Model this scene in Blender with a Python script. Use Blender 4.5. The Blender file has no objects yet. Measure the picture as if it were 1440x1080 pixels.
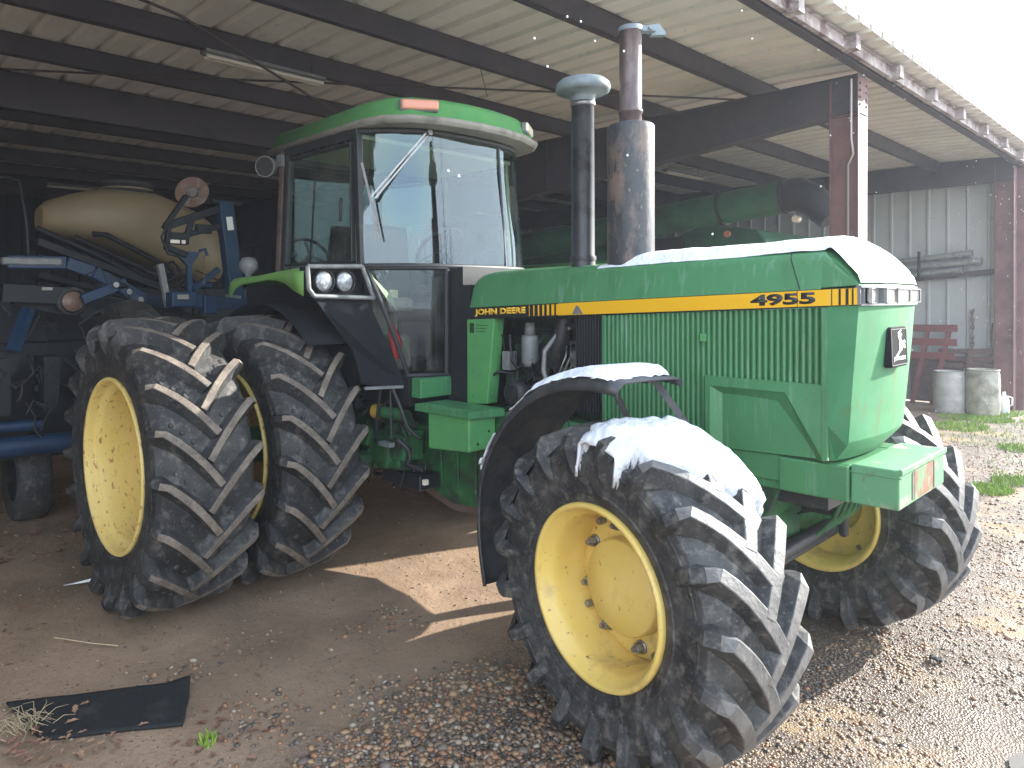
import bpy, bmesh, math, random
import numpy as np
from mathutils import Vector, Matrix
random.seed(7); rng = np.random.default_rng(7)
PI = math.pi; R = math.radians
scene = bpy.context.scene
COL = scene.collection

# ------------------------------------------------------------------ materials
def mat(name, base, rough=0.6, metal=0.0, noise=None, bump=0.0, bscale=40.0, spec=0.5, coat=0.0):
    """noise = list of (colour, scale, lo, hi[, stretch]) layers mixed over the base in object space"""
    m = bpy.data.materials.new(name); m.use_nodes = True
    nt = m.node_tree; N = nt.nodes; L = nt.links
    b = N['Principled BSDF']
    b.inputs['Roughness'].default_value = rough; b.inputs['Metallic'].default_value = metal
    b.inputs['Specular IOR Level'].default_value = spec; b.inputs['Coat Weight'].default_value = coat
    tc = N.new('ShaderNodeTexCoord')
    col = None
    for k, ly in enumerate(noise or []):
        c, sc, lo, hi = ly[:4]
        mp = N.new('ShaderNodeMapping'); mp.inputs['Scale'].default_value = ly[4] if len(ly) > 4 else (1, 1, 1)
        mp.inputs['Location'].default_value = (k*3.7, k*1.3, k*2.1)
        L.new(tc.outputs['Object'], mp.inputs[0])
        n = N.new('ShaderNodeTexNoise'); n.inputs['Scale'].default_value = sc; n.inputs['Detail'].default_value = 8
        n.inputs['Roughness'].default_value = 0.62
        L.new(mp.outputs[0], n.inputs['Vector'])
        r = N.new('ShaderNodeMapRange'); r.inputs[1].default_value = lo; r.inputs[2].default_value = hi
        L.new(n.outputs['Fac'], r.inputs[0])
        mx = N.new('ShaderNodeMix'); mx.data_type = 'RGBA'
        L.new(r.outputs[0], mx.inputs['Factor'])
        if col is None: mx.inputs['A'].default_value = (*base, 1)
        else: L.new(col, mx.inputs['A'])
        mx.inputs['B'].default_value = (*c, 1)
        col = mx.outputs['Result']
    if col is None: b.inputs['Base Color'].default_value = (*base, 1)
    else: L.new(col, b.inputs['Base Color'])
    if bump:
        n = N.new('ShaderNodeTexNoise'); n.inputs['Scale'].default_value = bscale; n.inputs['Detail'].default_value = 6
        L.new(tc.outputs['Object'], n.inputs['Vector'])
        bp = N.new('ShaderNodeBump'); bp.inputs['Strength'].default_value = 1; bp.inputs['Distance'].default_value = bump
        L.new(n.outputs['Fac'], bp.inputs['Height']); L.new(bp.outputs[0], b.inputs['Normal'])
    return m

M = {}
M['green'] = mat('green_paint', (.060, .205, .080), .42, noise=[((.06, .235, .10), 2.2, .45, .75), ((.035, .12, .05), 7, .52, .8, (1, 1, .25)), ((.15, .29, .19), 11, .56, .74, (3, 3, .3)), ((.05, .09, .05), 38, .66, .76)], bump=.0006, bscale=14, coat=.15)
M['green_nose'] = mat('green_paint_nose', (.05, .20, .085), .65, spec=.25, noise=[((.08, .25, .12), 3, .42, .7), ((.10, .16, .07), 9, .56, .72, (1, 1, .5)), ((.05, .10, .06), 45, .64, .74)], bump=.0008, bscale=12)
M['green_light'] = mat('green_paint_faded', (.085, .28, .10), .5, noise=[((.09, .33, .10), 6, .4, .7), ((.22, .3, .06), 18, .6, .75), ((.03, .06, .02), 30, .62, .75)], bump=.0006, bscale=20)
M['green_pale'] = mat('green_paint_bleached', (.15, .30, .08), .5, noise=[((.14, .33, .08), 5, .4, .7), ((.03, .05, .02), 26, .66, .78)])
M['green_dark'] = mat('green_paint_grimy', (.02, .12, .035), .6, noise=[((.02, .035, .02), 5, .42, .62), ((.12, .10, .05), 12, .62, .78), ((.05, .2, .06), 9, .6, .75)], bump=.002, bscale=30)
M['bracket'] = mat('green_paint_worn_rusty', (.09, .25, .12), .55, noise=[((.32, .30, .22), 5, .52, .6, (1, 1, 1.0)), ((.13, .075, .045), 9, .57, .68)], bump=.001, bscale=30)
M['yellow'] = mat('yellow_rim_paint', (.76, .54, .13), .42, noise=[((.80, .60, .19), 4, .4, .7), ((.20, .11, .05), 26, .63, .70), ((.40, .28, .12), 5, .55, .75)], bump=.0004, bscale=25, coat=.1)
M['yellow_rusty'] = mat('yellow_rim_paint_rusty', (.76, .57, .17), .5, noise=[((.80, .62, .24), 3, .4, .7), ((.36, .16, .05), 15, .575, .66, (1.3, 3, 1.3)), ((.10, .05, .03), 40, .67, .72)], bump=.0006, bscale=25)
M['decal_yellow'] = mat('yellow_decal', (.80, .44, .01), .4, noise=[((.7, .5, .1), 9, .62, .8)])
M['decal_black'] = mat('black_decal', (.015, .017, .018), .4)
M['deer_letter'] = mat('yellow_lettering', (.85, .50, .03), .4)
M['rubber'] = mat('tyre_rubber', (.014, .014, .015), .66, noise=[((.045, .044, .043), 4, .42, .66), ((.12, .11, .098), 15, .52, .72), ((.13, .12, .105), 60, .58, .74)], bump=.0025, bscale=45)
M['rubber_front'] = mat('tyre_rubber_scuffed', (.017, .017, .018), .6, noise=[((.060, .058, .055), 6, .40, .60), ((.15, .14, .125), 19, .52, .70, (1, 1, 1)), ((.16, .15, .135), 60, .58, .74)], bump=.003, bscale=38)
M['lugtop'] = mat('dusty_lug_tops', (.135, .108, .085), .8, noise=[((.07, .062, .055), 95, .48, .62), ((.26, .215, .17), 9, .45, .75)], bump=.003, bscale=90)
M['lugtop_front'] = mat('worn_lug_tops', (.105, .10, .095), .55, noise=[((.18, .17, .155), 10, .45, .7), ((.045, .045, .045), 22, .55, .75)], bump=.003, bscale=60)
M['black'] = mat('black_paint', (.012, .014, .018), .45, noise=[((.04, .035, .03), 6, .55, .8)], bump=.0005)
M['blackmatt'] = mat('black_matt_plastic', (.02, .021, .023), .7, noise=[((.06, .06, .06), 9, .6, .8)])
M['splash'] = mat('black_splash_panel', (.012, .014, .018), .85, spec=.15, noise=[((.03, .03, .03), 9, .6, .8), ((.2, .2, .2), 90, .72, .76)])
M['fender'] = mat('black_plastic_fender', (.045, .046, .05), .5, noise=[((.12, .10, .08), 5, .5, .8), ((.02, .02, .02), 14, .5, .7)], bump=.001)
M['grey'] = mat('grey_trim', (.16, .17, .17), .5, noise=[((.28, .28, .27), 12, .5, .8)])
M['cabframe'] = mat('dark_cab_frame', (.022, .026, .028), .5, noise=[((.08, .07, .06), 9, .55, .8)])
M['cabrust'] = mat('dusty_pillar', (.13, .09, .075), .6, noise=[((.05, .045, .04), 12, .45, .7)])
M['rooflip'] = mat('roof_underside', (.26, .25, .22), .6, noise=[((.09, .085, .07), 7, .5, .8), ((.36, .34, .3), 4, .5, .8)])
M['steel'] = mat('dull_steel', (.30, .30, .30), .35, .7, noise=[((.14, .12, .1), 14, .5, .75)])
M['engine'] = mat('oily_engine', (.03, .07, .04), .5, noise=[((.012, .014, .014), 9, .42, .6), ((.16, .15, .13), 22, .62, .8)], bump=.006, bscale=26)
M['enginedark'] = mat('engine_black_parts', (.02, .02, .022), .5, noise=[((.12, .11, .10), 20, .6, .8)], bump=.003, bscale=40)
M['muffler'] = mat('muffler_flaking_black', (.045, .05, .055), .5, noise=[((.17, .125, .10), 5, .47, .60, (1.6, 1.6, .6)), ((.03, .034, .038), 16, .54, .62, (1.5, 1.5, .7)), ((.21, .17, .15), 34, .60, .70, (1.5, 1.5, .7))], bump=.0012, bscale=40)
M['pipe'] = mat('exhaust_pipe_rust', (.105, .075, .072), .42, .2, noise=[((.20, .155, .145), 9, .45, .7, (2, 2, .4)), ((.05, .04, .04), 16, .55, .75)], bump=.0006)
M['intake'] = mat('intake_stack_black', (.025, .03, .035), .4, noise=[((.06, .07, .075), 6, .45, .75, (2, 2, .4)), ((.012, .012, .014), 9, .5, .6)])
M['capgrey'] = mat('grey_cap', (.22, .27, .29), .45, noise=[((.13, .15, .16), 9, .45, .7)])
M['emblem'] = mat('emblem_black', (.012, .012, .013), .8, spec=.08)
M['rustface'] = mat('rusty_worn_paint', (.20, .075, .04), .7, noise=[((.10, .22, .11), 7, .48, .60), ((.36, .24, .16), 14, .58, .7)])
M['chrome'] = mat('lamp_reflector', (.75, .75, .75), .12, .9)
M['lens'] = mat('headlight_lens', (.36, .33, .26), .22, .0, noise=[((.6, .58, .5), 30, .5, .65)], bump=.004, bscale=80)
M['headglass'] = mat('headlamp_glass', (.26,.27,.28), .15, .3, noise=[((.55,.57,.6), 50, .45, .65)], bump=.003, bscale=120)
M['amber'] = mat('amber_light', (.72, .30, .20), .25)
M['palelens'] = mat('faded_light', (.8, .72, .6), .3)
M['cream'] = mat('cab_interior_cream', (.52, .56, .36), .7)
M['seat'] = mat('seat_vinyl', (.16, .18, .15), .6, noise=[((.28, .28, .2), 8, .5, .7)])
M['red'] = mat('red_rag', (.25, .03, .03), .8)
M['snow'] = mat('snow', (.80, .82, .85), .8, spec=.2, bump=.012, bscale=34, noise=[((.82, .86, .9), 12, .5, .7)])
M['maroon'] = mat('red_oxide_steel_veiled', (.060, .050, .062), .55, noise=[((.040, .036, .046), 2.5, .42, .66), ((.12, .075, .07), 11, .6, .8)], bump=.0008)  # base lifted and blued, painting veiling glare into the steel colour
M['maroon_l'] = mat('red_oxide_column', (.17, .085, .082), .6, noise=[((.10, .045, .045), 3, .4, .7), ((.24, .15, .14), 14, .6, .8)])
M['eave'] = mat('weathered_eave_steel', (.42, .37, .38), .5, noise=[((.16, .10, .11), 3, .48, .60), ((.62, .6, .6), 9, .5, .66)])
M['roof'] = mat('roof_sheet', (.82, .815, .78), .5, noise=[((.70, .69, .66), 1.3, .4, .7), ((.42, .40, .38), 9, .62, .82)])
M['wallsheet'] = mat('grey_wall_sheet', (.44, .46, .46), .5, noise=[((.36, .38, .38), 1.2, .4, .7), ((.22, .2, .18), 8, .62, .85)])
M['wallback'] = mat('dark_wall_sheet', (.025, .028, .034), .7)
M['galv'] = mat('galvanised_pipe', (.34, .36, .37), .4, .5, noise=[((.2, .2, .2), 12, .5, .7)])
M['conduit'] = mat('conduit', (.35, .3, .29), .4, .4)
M['tube'] = mat('fluorescent_fitting', (.62, .58, .5), .5)
M['cable'] = mat('dark_rod', (.05, .035, .035), .6)
M['planter'] = mat('blue_paint', (.008, .034, .085), .5, noise=[((.006, .02, .045), 5, .45, .7), ((.05, .05, .055), 14, .62, .8)], bump=.001)
M['planter_dark'] = mat('blue_black_paint', (.003, .006, .012), .6, noise=[((.012, .012, .014), 9, .5, .75)])
M['tank'] = mat('cream_plastic_tank', (.24, .19, .11), .5, noise=[((.20, .16, .09), 2, .4, .7), ((.25, .2, .12), 14, .64, .85)])
M['rust'] = mat('rusty_metal', (.15, .09, .065), .7, noise=[((.28, .24, .22), 10, .5, .7)])
M['combine'] = mat('combine_green', (.022, .13, .07), .55, noise=[((.02, .05, .032), 2, .4, .7)])
M['barrel_w'] = mat('white_barrel_plastic', (.46, .45, .42), .5, noise=[((.30, .28, .24), 6, .45, .75), ((.14, .12, .1), 14, .66, .8)])
M['barrel_d'] = mat('dirty_barrel_plastic', (.40, .38, .31), .6, noise=[((.17, .155, .12), 5, .42, .66), ((.5, .48, .42), 12, .6, .8)])
M['jug'] = mat('jug_plastic', (.62, .64, .64), .4)
M['redwood'] = mat('red_painted_wood', (.17, .045, .045), .7, noise=[((.12, .03, .03), 9, .5, .75)])
M['wood'] = mat('old_brown_wood', (.12, .07, .06), .8, noise=[((.06, .04, .035), 9, .45, .7)])
M['matrub'] = mat('black_rubber_mat', (.010, .011, .012), .85, noise=[((.05, .045, .04), 7, .55, .8), ((.16, .13, .10), 22, .66, .85)], bump=.002, bscale=50)
M['leaf'] = mat('dead_leaf', (.16, .06, .04), .8, noise=[((.28, .17, .10), 4, .4, .6)])
M['straw'] = mat('dry_straw', (.42, .33, .20), .8)
M['grass'] = mat('fresh_grass', (.18, .30, .03), .7, noise=[((.22, .33, .03), 5, .4, .7)])
M['white'] = mat('white_plastic', (.75, .75, .72), .5)
M['droplet'] = mat('meltwater', (.85, .88, .9), .1)
M['bark'] = mat('bark', (.10, .075, .055), .9)
M['brass'] = mat('yellow_cap', (.55, .36, .05), .4)

def glass(name, tint, refl, rough=0.02, dirt=0.0):
    m = bpy.data.materials.new(name); m.use_nodes = True
    nt = m.node_tree; N = nt.nodes; L = nt.links; N.clear()
    out = N.new('ShaderNodeOutputMaterial'); t = N.new('ShaderNodeBsdfTransparent'); t.inputs[0].default_value = (*tint, 1)
    g = N.new('ShaderNodeBsdfGlossy'); g.inputs['Roughness'].default_value = rough; g.inputs['Color'].default_value = (.66, .80, .90, 1)
    fr_ = N.new('ShaderNodeLayerWeight'); fr_.inputs['Blend'].default_value = .5; fr = N.new('ShaderNodeMath'); fr.operation = 'POWER'; fr.inputs[1].default_value = 4.0; L.new(fr_.outputs['Facing'], fr.inputs[0])
    ad = N.new('ShaderNodeMath'); ad.operation = 'MULTIPLY_ADD'; ad.inputs[1].default_value = 1 - refl; ad.inputs[2].default_value = refl; ad.use_clamp = True
    L.new(fr.outputs[0], ad.inputs[0])
    mx = N.new('ShaderNodeMixShader'); L.new(ad.outputs[0], mx.inputs[0]); L.new(t.outputs[0], mx.inputs[1]); L.new(g.outputs[0], mx.inputs[2])
    if dirt:
        d = N.new('ShaderNodeBsdfDiffuse'); d.inputs[0].default_value = (.5, .5, .45, 1)
        tc = N.new('ShaderNodeTexCoord'); n = N.new('ShaderNodeTexNoise'); n.inputs['Scale'].default_value = 6; n.inputs['Detail'].default_value = 8
        L.new(tc.outputs['Object'], n.inputs['Vector'])
        r = N.new('ShaderNodeMapRange'); r.inputs[1].default_value = .35; r.inputs[2].default_value = .8; r.inputs[4].default_value = dirt
        L.new(n.outputs['Fac'], r.inputs[0])
        m2 = N.new('ShaderNodeMixShader'); L.new(r.outputs[0], m2.inputs[0]); L.new(mx.outputs[0], m2.inputs[1]); L.new(d.outputs[0], m2.inputs[2]); mx = m2
    L.new(mx.outputs[0], out.inputs[0])
    return m
M['ws'] = glass('windshield_glass', (.62, .74, .72), .11, .012, .03)
M['sideglass'] = glass('side_glass', (.50, .62, .58), .08, .02, .16)  # pale diffuse film on the pane doubles as painted reflection of the surroundings
M['lowglass'] = glass('lower_glass', (.62, .66, .62), .05, .02, .10)

# ------------------------------------------------------------------ mesh helpers
class MB:
    def __init__(s): s.v = []; s.f = []; s.mi = []; s.cur = 0; s.smooth = []; s.sm = False
    def add(s, vs, fs, mi=None):
        o = len(s.v); s.v += [tuple(v) for v in vs]
        for f in fs: s.f.append(tuple(i+o for i in f)); s.mi.append(s.cur if mi is None else mi); s.smooth.append(s.sm)
    def box(s, c, d, rot=None, taper=1.0):
        x, y, z = d[0]/2, d[1]/2, d[2]/2
        vs = [(-x, -y, -z), (x, -y, -z), (x, y, -z), (-x, y, -z), (-x*taper, -y*taper, z), (x*taper, -y*taper, z), (x*taper, y*taper, z), (-x*taper, y*taper, z)]
        m = rot if rot else Matrix.Identity(3)
        s.add([Vector(c)+m@Vector(v) for v in vs], [(0, 3, 2, 1), (4, 5, 6, 7), (0, 1, 5, 4), (1, 2, 6, 5), (2, 3, 7, 6), (3, 0, 4, 7)])
        return s
    def bx(s, x0, x1, y0, y1, z0, z1): return s.box(((x0+x1)/2, (y0+y1)/2, (z0+z1)/2), (abs(x1-x0), abs(y1-y0), abs(z1-z0)))
    def beam(s, a, b, w, h, up=(0, 0, 1)):
        a = Vector(a); b = Vector(b); d = (b-a); l = d.length; d.normalize(); u = Vector(up); x = d.cross(u).normalized(); u = x.cross(d)
        m = Matrix((x, d, u)).transposed(); return s.box((a+b)/2, (w, l, h), m)
    def tube(s, pts, r, n=10, cap=True, sm=True):
        pts = [Vector(p) for p in pts]; rs = r if isinstance(r, (list, tuple)) else [r]*len(pts); vs = []; fs = []
        prev = None
        for i, p in enumerate(pts):
            d = (pts[min(i+1, len(pts)-1)]-pts[max(i-1, 0)]).normalized()
            if prev is None:
                u = d.cross(Vector((0, 0, 1)) if abs(d.z) < .9 else Vector((1, 0, 0))).normalized()
            else: u = (prev-d*prev.dot(d)).normalized()
            prev = u; w = d.cross(u)
            for k in range(n): a = 2*PI*k/n; vs.append(p+(u*math.cos(a)+w*math.sin(a))*rs[i])
        for i in range(len(pts)-1):
            for k in range(n): fs.append((i*n+k, i*n+(k+1) % n, (i+1)*n+(k+1) % n, (i+1)*n+k))
        o = s.sm; s.sm = sm; s.add(vs, fs); s.sm = False
        if cap: s.add(vs[:n], [tuple(range(n))[::-1]]); s.add(vs[-n:], [tuple(range(n))])
        s.sm = o; return s
    def lathe(s, prof, c=(0, 0, 0), axis='Z', n=48, sm=True, a0=0, a1=2*PI):
        """prof: list of (radius, along axis)"""
        full = abs(a1-a0-2*PI) < 1e-6; m = n if full else n+1; vs = []; fs = []
        for (r, h) in prof:
            for k in range(m):
                a = a0+(a1-a0)*k/n; u, w = r*math.cos(a), r*math.sin(a)
                v = {'Z': (u, w, h), 'Y': (u, h, w), 'X': (h, u, w)}[axis]; vs.append((c[0]+v[0], c[1]+v[1], c[2]+v[2]))
        for i in range(len(prof)-1):
            for k in range(n):
                k2 = (k+1) % m if full else k+1
                fs.append((i*m+k, i*m+k2, (i+1)*m+k2, (i+1)*m+k))
        o = s.sm; s.sm = sm; s.add(vs, fs); s.sm = o; return s
    def prism(s, poly, off):
        """poly: 3D points, off: vector"""
        n = len(poly); off = Vector(off); a = [Vector(p) for p in poly]; b = [p+off for p in a]
        s.add(a+b, [tuple(range(n))[::-1], tuple(range(n, 2*n))]+[(i, (i+1) % n, n+(i+1) % n, n+i) for i in range(n)]); return s
    def grid(s, fn, us, vs_, sm=True, flip=False):
        P = [fn(u, v) for u in us for v in vs_]; m = len(vs_); fs = []
        for i in range(len(us)-1):
            for j in range(m-1):
                f = (i*m+j, (i+1)*m+j, (i+1)*m+j+1, i*m+j+1); fs.append(f[::-1] if flip else f)
        o = s.sm; s.sm = sm; s.add(P, fs); s.sm = o; return s
    def build(s, name, m, parent=None, loc=(0, 0, 0), rot=(0, 0, 0), bevel=0, seg=1, solid=0, recalc=True, auto=False):
        me = bpy.data.meshes.new(name); me.from_pydata([tuple(v) for v in s.v], [], s.f)
        for x in (m if isinstance(m, (list, tuple)) else [m]): me.materials.append(M[x] if isinstance(x, str) else x)
        me.polygons.foreach_set('material_index', s.mi); me.polygons.foreach_set('use_smooth', s.smooth)
        if recalc:
            bm = bmesh.new(); bm.from_mesh(me); bmesh.ops.recalc_face_normals(bm, faces=bm.faces); bm.to_mesh(me); bm.free()
        me.update()
        o = bpy.data.objects.new(name, me); COL.objects.link(o); o.location = loc; o.rotation_euler = rot
        if parent: o.parent = parent
        if solid: q = o.modifiers.new('s', 'SOLIDIFY'); q.thickness = solid; q.offset = 0
        if bevel:
            q = o.modifiers.new('b', 'BEVEL'); q.width = bevel; q.segments = seg; q.limit_method = 'ANGLE'; q.angle_limit = R(35)
        return o

def tag(o, label=None, cat=None, group=None, kind=None):
    if label: o['label'] = label
    if cat: o['category'] = cat
    if group: o['group'] = group
    if kind: o['kind'] = kind
    return o
def thing(name, label, cat, loc=(0, 0, 0), rz=0, group=None):
    o = bpy.data.objects.new(name, None); COL.objects.link(o); o.location = loc; o.rotation_euler = (0, 0, rz)
    o.empty_display_size = .1
    return tag(o, label, cat, group)
def lin(a, b, n): return [a+(b-a)*i/(n-1) for i in range(n)]
def smooth(a, b, x):
    t = max(0, min(1, (x-a)/(b-a))); return t*t*(3-2*t)
_perm = rng.random((64, 64, 64))
def vn(x, y, z=0.0):
    xi, yi, zi = math.floor(x), math.floor(y), math.floor(z); fx, fy, fz = x-xi, y-yi, z-zi
    fx, fy, fz = [f*f*(3-2*f) for f in (fx, fy, fz)]; r = 0
    for a in (0, 1):
        for b in (0, 1):
            for c in (0, 1):
                r += _perm[(xi+a) % 64, (yi+b) % 64, (zi+c) % 64]*(fx if a else 1-fx)*(fy if b else 1-fy)*(fz if c else 1-fz)
    return r*2-1
def fbm(x, y, z=0.0, o=4): return sum(vn(x*2**k, y*2**k, z*2**k+k*7)/2**k for k in range(o))/1.6
def text_mesh(name, body, m, parent, origin, xdir, ydir, height, width=None, depth=.001, bold=.012, spacing=1.0):
    cu = bpy.data.curves.new(name, 'FONT'); cu.body = body; cu.size = 1; cu.offset = bold; cu.space_character = spacing
    cu.resolution_u = 4
    to = bpy.data.objects.new(name, cu); COL.objects.link(to)
    dg = bpy.context.evaluated_depsgraph_get(); me = bpy.data.meshes.new_from_object(to.evaluated_get(dg))
    bpy.data.objects.remove(to); bpy.data.curves.remove(cu)
    co = np.zeros(len(me.vertices)*3); me.vertices.foreach_get('co', co); co = co.reshape(-1, 3)
    mn, mx = co.min(0), co.max(0); sy = height/(mx[1]-mn[1]); sx = (width/(mx[0]-mn[0])) if width else sy
    X = Vector(xdir); Y = Vector(ydir); O = Vector(origin)
    me.vertices.foreach_set('co', [c for v in co for c in (O+X*((v[0]-mn[0])*sx)+Y*((v[1]-mn[1])*sy))])
    me.materials.append(M[m]); me.update()
    o = bpy.data.objects.new(name, me); COL.objects.link(o); o.parent = parent
    q = o.modifiers.new('s', 'SOLIDIFY'); q.thickness = depth; q.offset = 0
    return o
# ------------------------------------------------------------------ the tractor
T = thing('tractor', 'big green row-crop tractor with yellow rims and dual rear wheels nosing out of the shed', 'tractor')

def tyre_mesh(Rt, rim, hw, nl, lug_h, zc, wtop, wbase, sweep, studs, m1, m2, name, parent, seed):
    b = MB(); b.sm = True
    Rc = Rt-lug_h; D = Rc-rim
    half = [(rim-.012, .80*hw), (rim+.012, .86*hw), (rim+.03, .90*hw), (rim+.3*D, .975*hw), (rim+.55*D, 1.0*hw), (rim+.75*D, .985*hw), (Rc-.07, .93*hw), (Rc-.03, .80*hw), (Rc-.012, .5*hw), (Rc, 0)]
    prof = half+[(r, -y) for r, y in half[-2::-1]]
    b.lathe(prof, axis='Y', n=96)
    b.sm = False
    rnd = random.Random(seed)
    def rsurf(y):
        y = abs(y)/hw
        return Rc-.012*(y/.5)**2 if y < .5 else Rc-.012-.06*((y-.5)/.45)**2
    for side in (-1, 1):
        for k in range(nl):
            th0 = 2*PI*(k+(0.5 if side > 0 else 0))/nl
            path = []
            for t in lin(0, 1, 6):
                y = (-.035+t*(.90*hw+.035)); f = sweep*(t-.22*t*t)/.78
                path.append((y, f, rsurf(y)-.012, Rt-.018*(max(y, 0)/hw)**2, 0))
            f1 = path[-1][1]
            path += [(.93*hw, f1+.012/Rt, Rc-.07, Rt-.045, .035), (.94*hw, f1+.022/Rt, Rc-.12, Rt-.10, .055), (.95*hw, f1+.03/Rt, Rc-.17, Rc-.135, .03), (.95*hw, f1+.034/Rt, Rc-.2, Rc-.185, .004)]
            vs = []
            n = len(path)
            for i, (y, f, rb, rt, ax) in enumerate(path):
                i0, i1 = max(i-1, 0), min(i+1, n-1)
                dy = path[i1][0]-path[i0][0]; ds = (path[i1][1]-path[i0][1])*Rt
                if i >= 6: dy, ds = 1, .25
                l = math.hypot(dy, ds) or 1; ny, ns = -ds/l, dy/l
                wob = 1+.06*rnd.uniform(-1, 1)
                for (sg, w, r, ex) in ((-1, wbase, rb, 0), (-1, wtop*wob, rt, ax), (1, wtop*wob, rt, ax), (1, wbase*1.05, rb, 0)):
                    yy = (y+ex+sg*ny*w/2)*side; th = th0+f+sg*ns*w/2/Rt
                    vs.append((r*math.cos(th), yy, r*math.sin(th)))
            for i in range(n-1):
                a, c = i*4, i*4+4
                mi = 1 if i < 6 else 0
                b.add([vs[q] for q in (a, a+1, c+1, c)], [(0, 1, 2, 3)], 0)
                b.add([vs[q] for q in (a+1, a+2, c+2, c+1)], [(0, 1, 2, 3)], mi)
                b.add([vs[q] for q in (a+2, a+3, c+3, c+2)], [(0, 1, 2, 3)], 0)
            b.add(vs[:4], [(0, 1, 2, 3)], 0)
            if studs:
                for t in (.32, .5, .68):
                    y = t*hw; th = th0+sweep*(t-.22*t*t)/.78+PI/nl*1.0
                    rr = rsurf(y); ring = []
                    for q in range(8):
                        a = 2*PI*q/8; ring.append((.017*math.cos(a), .017*math.sin(a)))
                    lo = [((rr-.004)*math.cos(th+v/rr), (y+u)*side, (rr-.004)*math.sin(th+v/rr)) for u, v in ring]
                    hi = [((rr+.007)*math.cos(th+v/rr), (y+u*.8)*side, (rr+.007)*math.sin(th+v/rr)) for u, v in ring]
                    b.add(lo+hi, [tuple(range(8, 16))]+[(q, (q+1) % 8, 8+(q+1) % 8, 8+q) for q in range(8)], 0)
    # sidewall rings
    for side in (-1, 1):
        for q in (.22, .62):
            rr = rim+q*D; yy = side*(.955 if q < .3 else 1.0)*hw
            b.sm = True; b.lathe([(rr-.008, yy), (rr, yy+side*.005), (rr+.008, yy)], axis='Y', n=96); b.sm = False
    # squashed flat where it stands
    b.v = [(x, y*(1+.05*smooth(-.5*Rt, -Rt, z)), max(z, -zc+.002+.004*((x*37+y*51) % 1))) for x, y, z in b.v]
    # weld strips
    me = bpy.data.meshes.new(name); me.from_pydata(b.v, [], b.f); me.materials.append(M[m1]); me.materials.append(M[m2])
    me.polygons.foreach_set('material_index', b.mi); me.polygons.foreach_set('use_smooth', b.smooth)
    bm = bmesh.new(); bm.from_mesh(me); bmesh.ops.remove_doubles(bm, verts=bm.verts, dist=.0004); bmesh.ops.recalc_face_normals(bm, faces=bm.faces); bm.to_mesh(me); bm.free(); me.update()
    o = bpy.data.objects.new(name, me); COL.objects.link(o); o.parent = parent
    q = o.modifiers.new('b', 'BEVEL'); q.width = .005; q.segments = 2; q.limit_method = 'ANGLE'; q.angle_limit = R(40)
    return o

def mirror_y(o):
    for v in o.data.vertices: v.co.y = -v.co.y
    o.data.flip_normals()

# front wheels: local origin at wheel centre, outer side towards -Y
FH = .225; RF = .70
def front_wheel(loc, rz, side, seed, label):
    b = MB(); b.sm = True
    b.lathe([(.385, -FH+.025), (.388, -FH+.006), (.382, -FH-.008), (.368, -FH-.008), (.360, -FH+.004), (.356, -FH+.022), (.335, -FH+.045), (.326, -FH+.07), (.322, -FH+.10), (.318, FH-.17), (.315, FH-.14), (.318, FH-.10), (.34, FH-.04), (.36, FH-.01), (.382, FH+.008), (.388, FH-.006), (.385, FH-.025)], axis='Y', n=72)
    b.lathe([(.321, .035), (.305, .012), (.26, .005), (.20, .005), (.18, .02)], axis='Y', n=72)
    b.lathe([(.321, .05), (.30, .025), (.18, .025)], axis='Y', n=72)
    w = b.build('front_wheel', 'yellow', T, loc, (0, 0, rz)); w['label'] = label
    if side > 0: mirror_y(w)
    ob = [w]
    h = MB(); h.sm = True
    h.lathe([(.212, .01), (.210, .0), (.206, -.058), (.199, -.070), (.06, -.072), (.001, -.072)], axis='Y', n=56)
    h.sm = False; h.box((.0, -.072, .0), (.19, .006, .012), Matrix.Rotation(R(18), 3, 'Y')); h.box((.0, -.072, -.035), (.15, .006, .008), Matrix.Rotation(R(18), 3, 'Y'))
    h = h.build('hub_cap', 'yellow', w)
    if side > 0: mirror_y(h)
    for k in range(8):
        a = 2*PI*k/8+.25
        n = MB(); c = (.258*math.cos(a), -.05, .258*math.sin(a))
        n.lathe([(.030, .006), (.030, -.003), (.022, -.004)], (c[0], 0, c[2]), 'Y', 12); n.lathe([(.022, -.002), (.022, -.032), (.012, -.034), (.012, -.052), (.001, -.052)], (c[0], 0, c[2]), 'Y', 6, sm=False)
        n = n.build('wheel_nut', 'steel', w)
        if side > 0: mirror_y(n)
    for k in range(4):
        a = 2*PI*k/4+.6; n = MB(); n.box((.295*math.cos(a), .012, .295*math.sin(a)), (.03, .05, .022), Matrix.Rotation(-a, 3, 'Y')); n.tube([(.292*math.cos(a), .0, .292*math.sin(a)), (.292*math.cos(a), -.035, .292*math.sin(a))], .016, 6, sm=False)
        n = n.build('rim_clamp', 'steel', w)
        if side > 0: mirror_y(n)
    tyre_mesh(.722, .372, FH+.012, 19, .046, RF-.003, .056, .098, .43, False, 'rubber_front', 'lugtop_front', 'tyre', w, seed)
    return w
STEER = R(-11.2)
def steer_pos(y):
    s = -.75 if y < 0 else .75
    return (-(y-s)*math.sin(STEER), s+(y-s)*math.cos(STEER), RF)
FY = 1.272-FH
front_wheel(steer_pos(-FY), STEER, -1, 1, 'yellow front wheel nearest the camera, tyre capped with snow')
front_wheel(steer_pos(FY), STEER, 1, 2, 'front wheel on the far side, seen under the nose')

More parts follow.
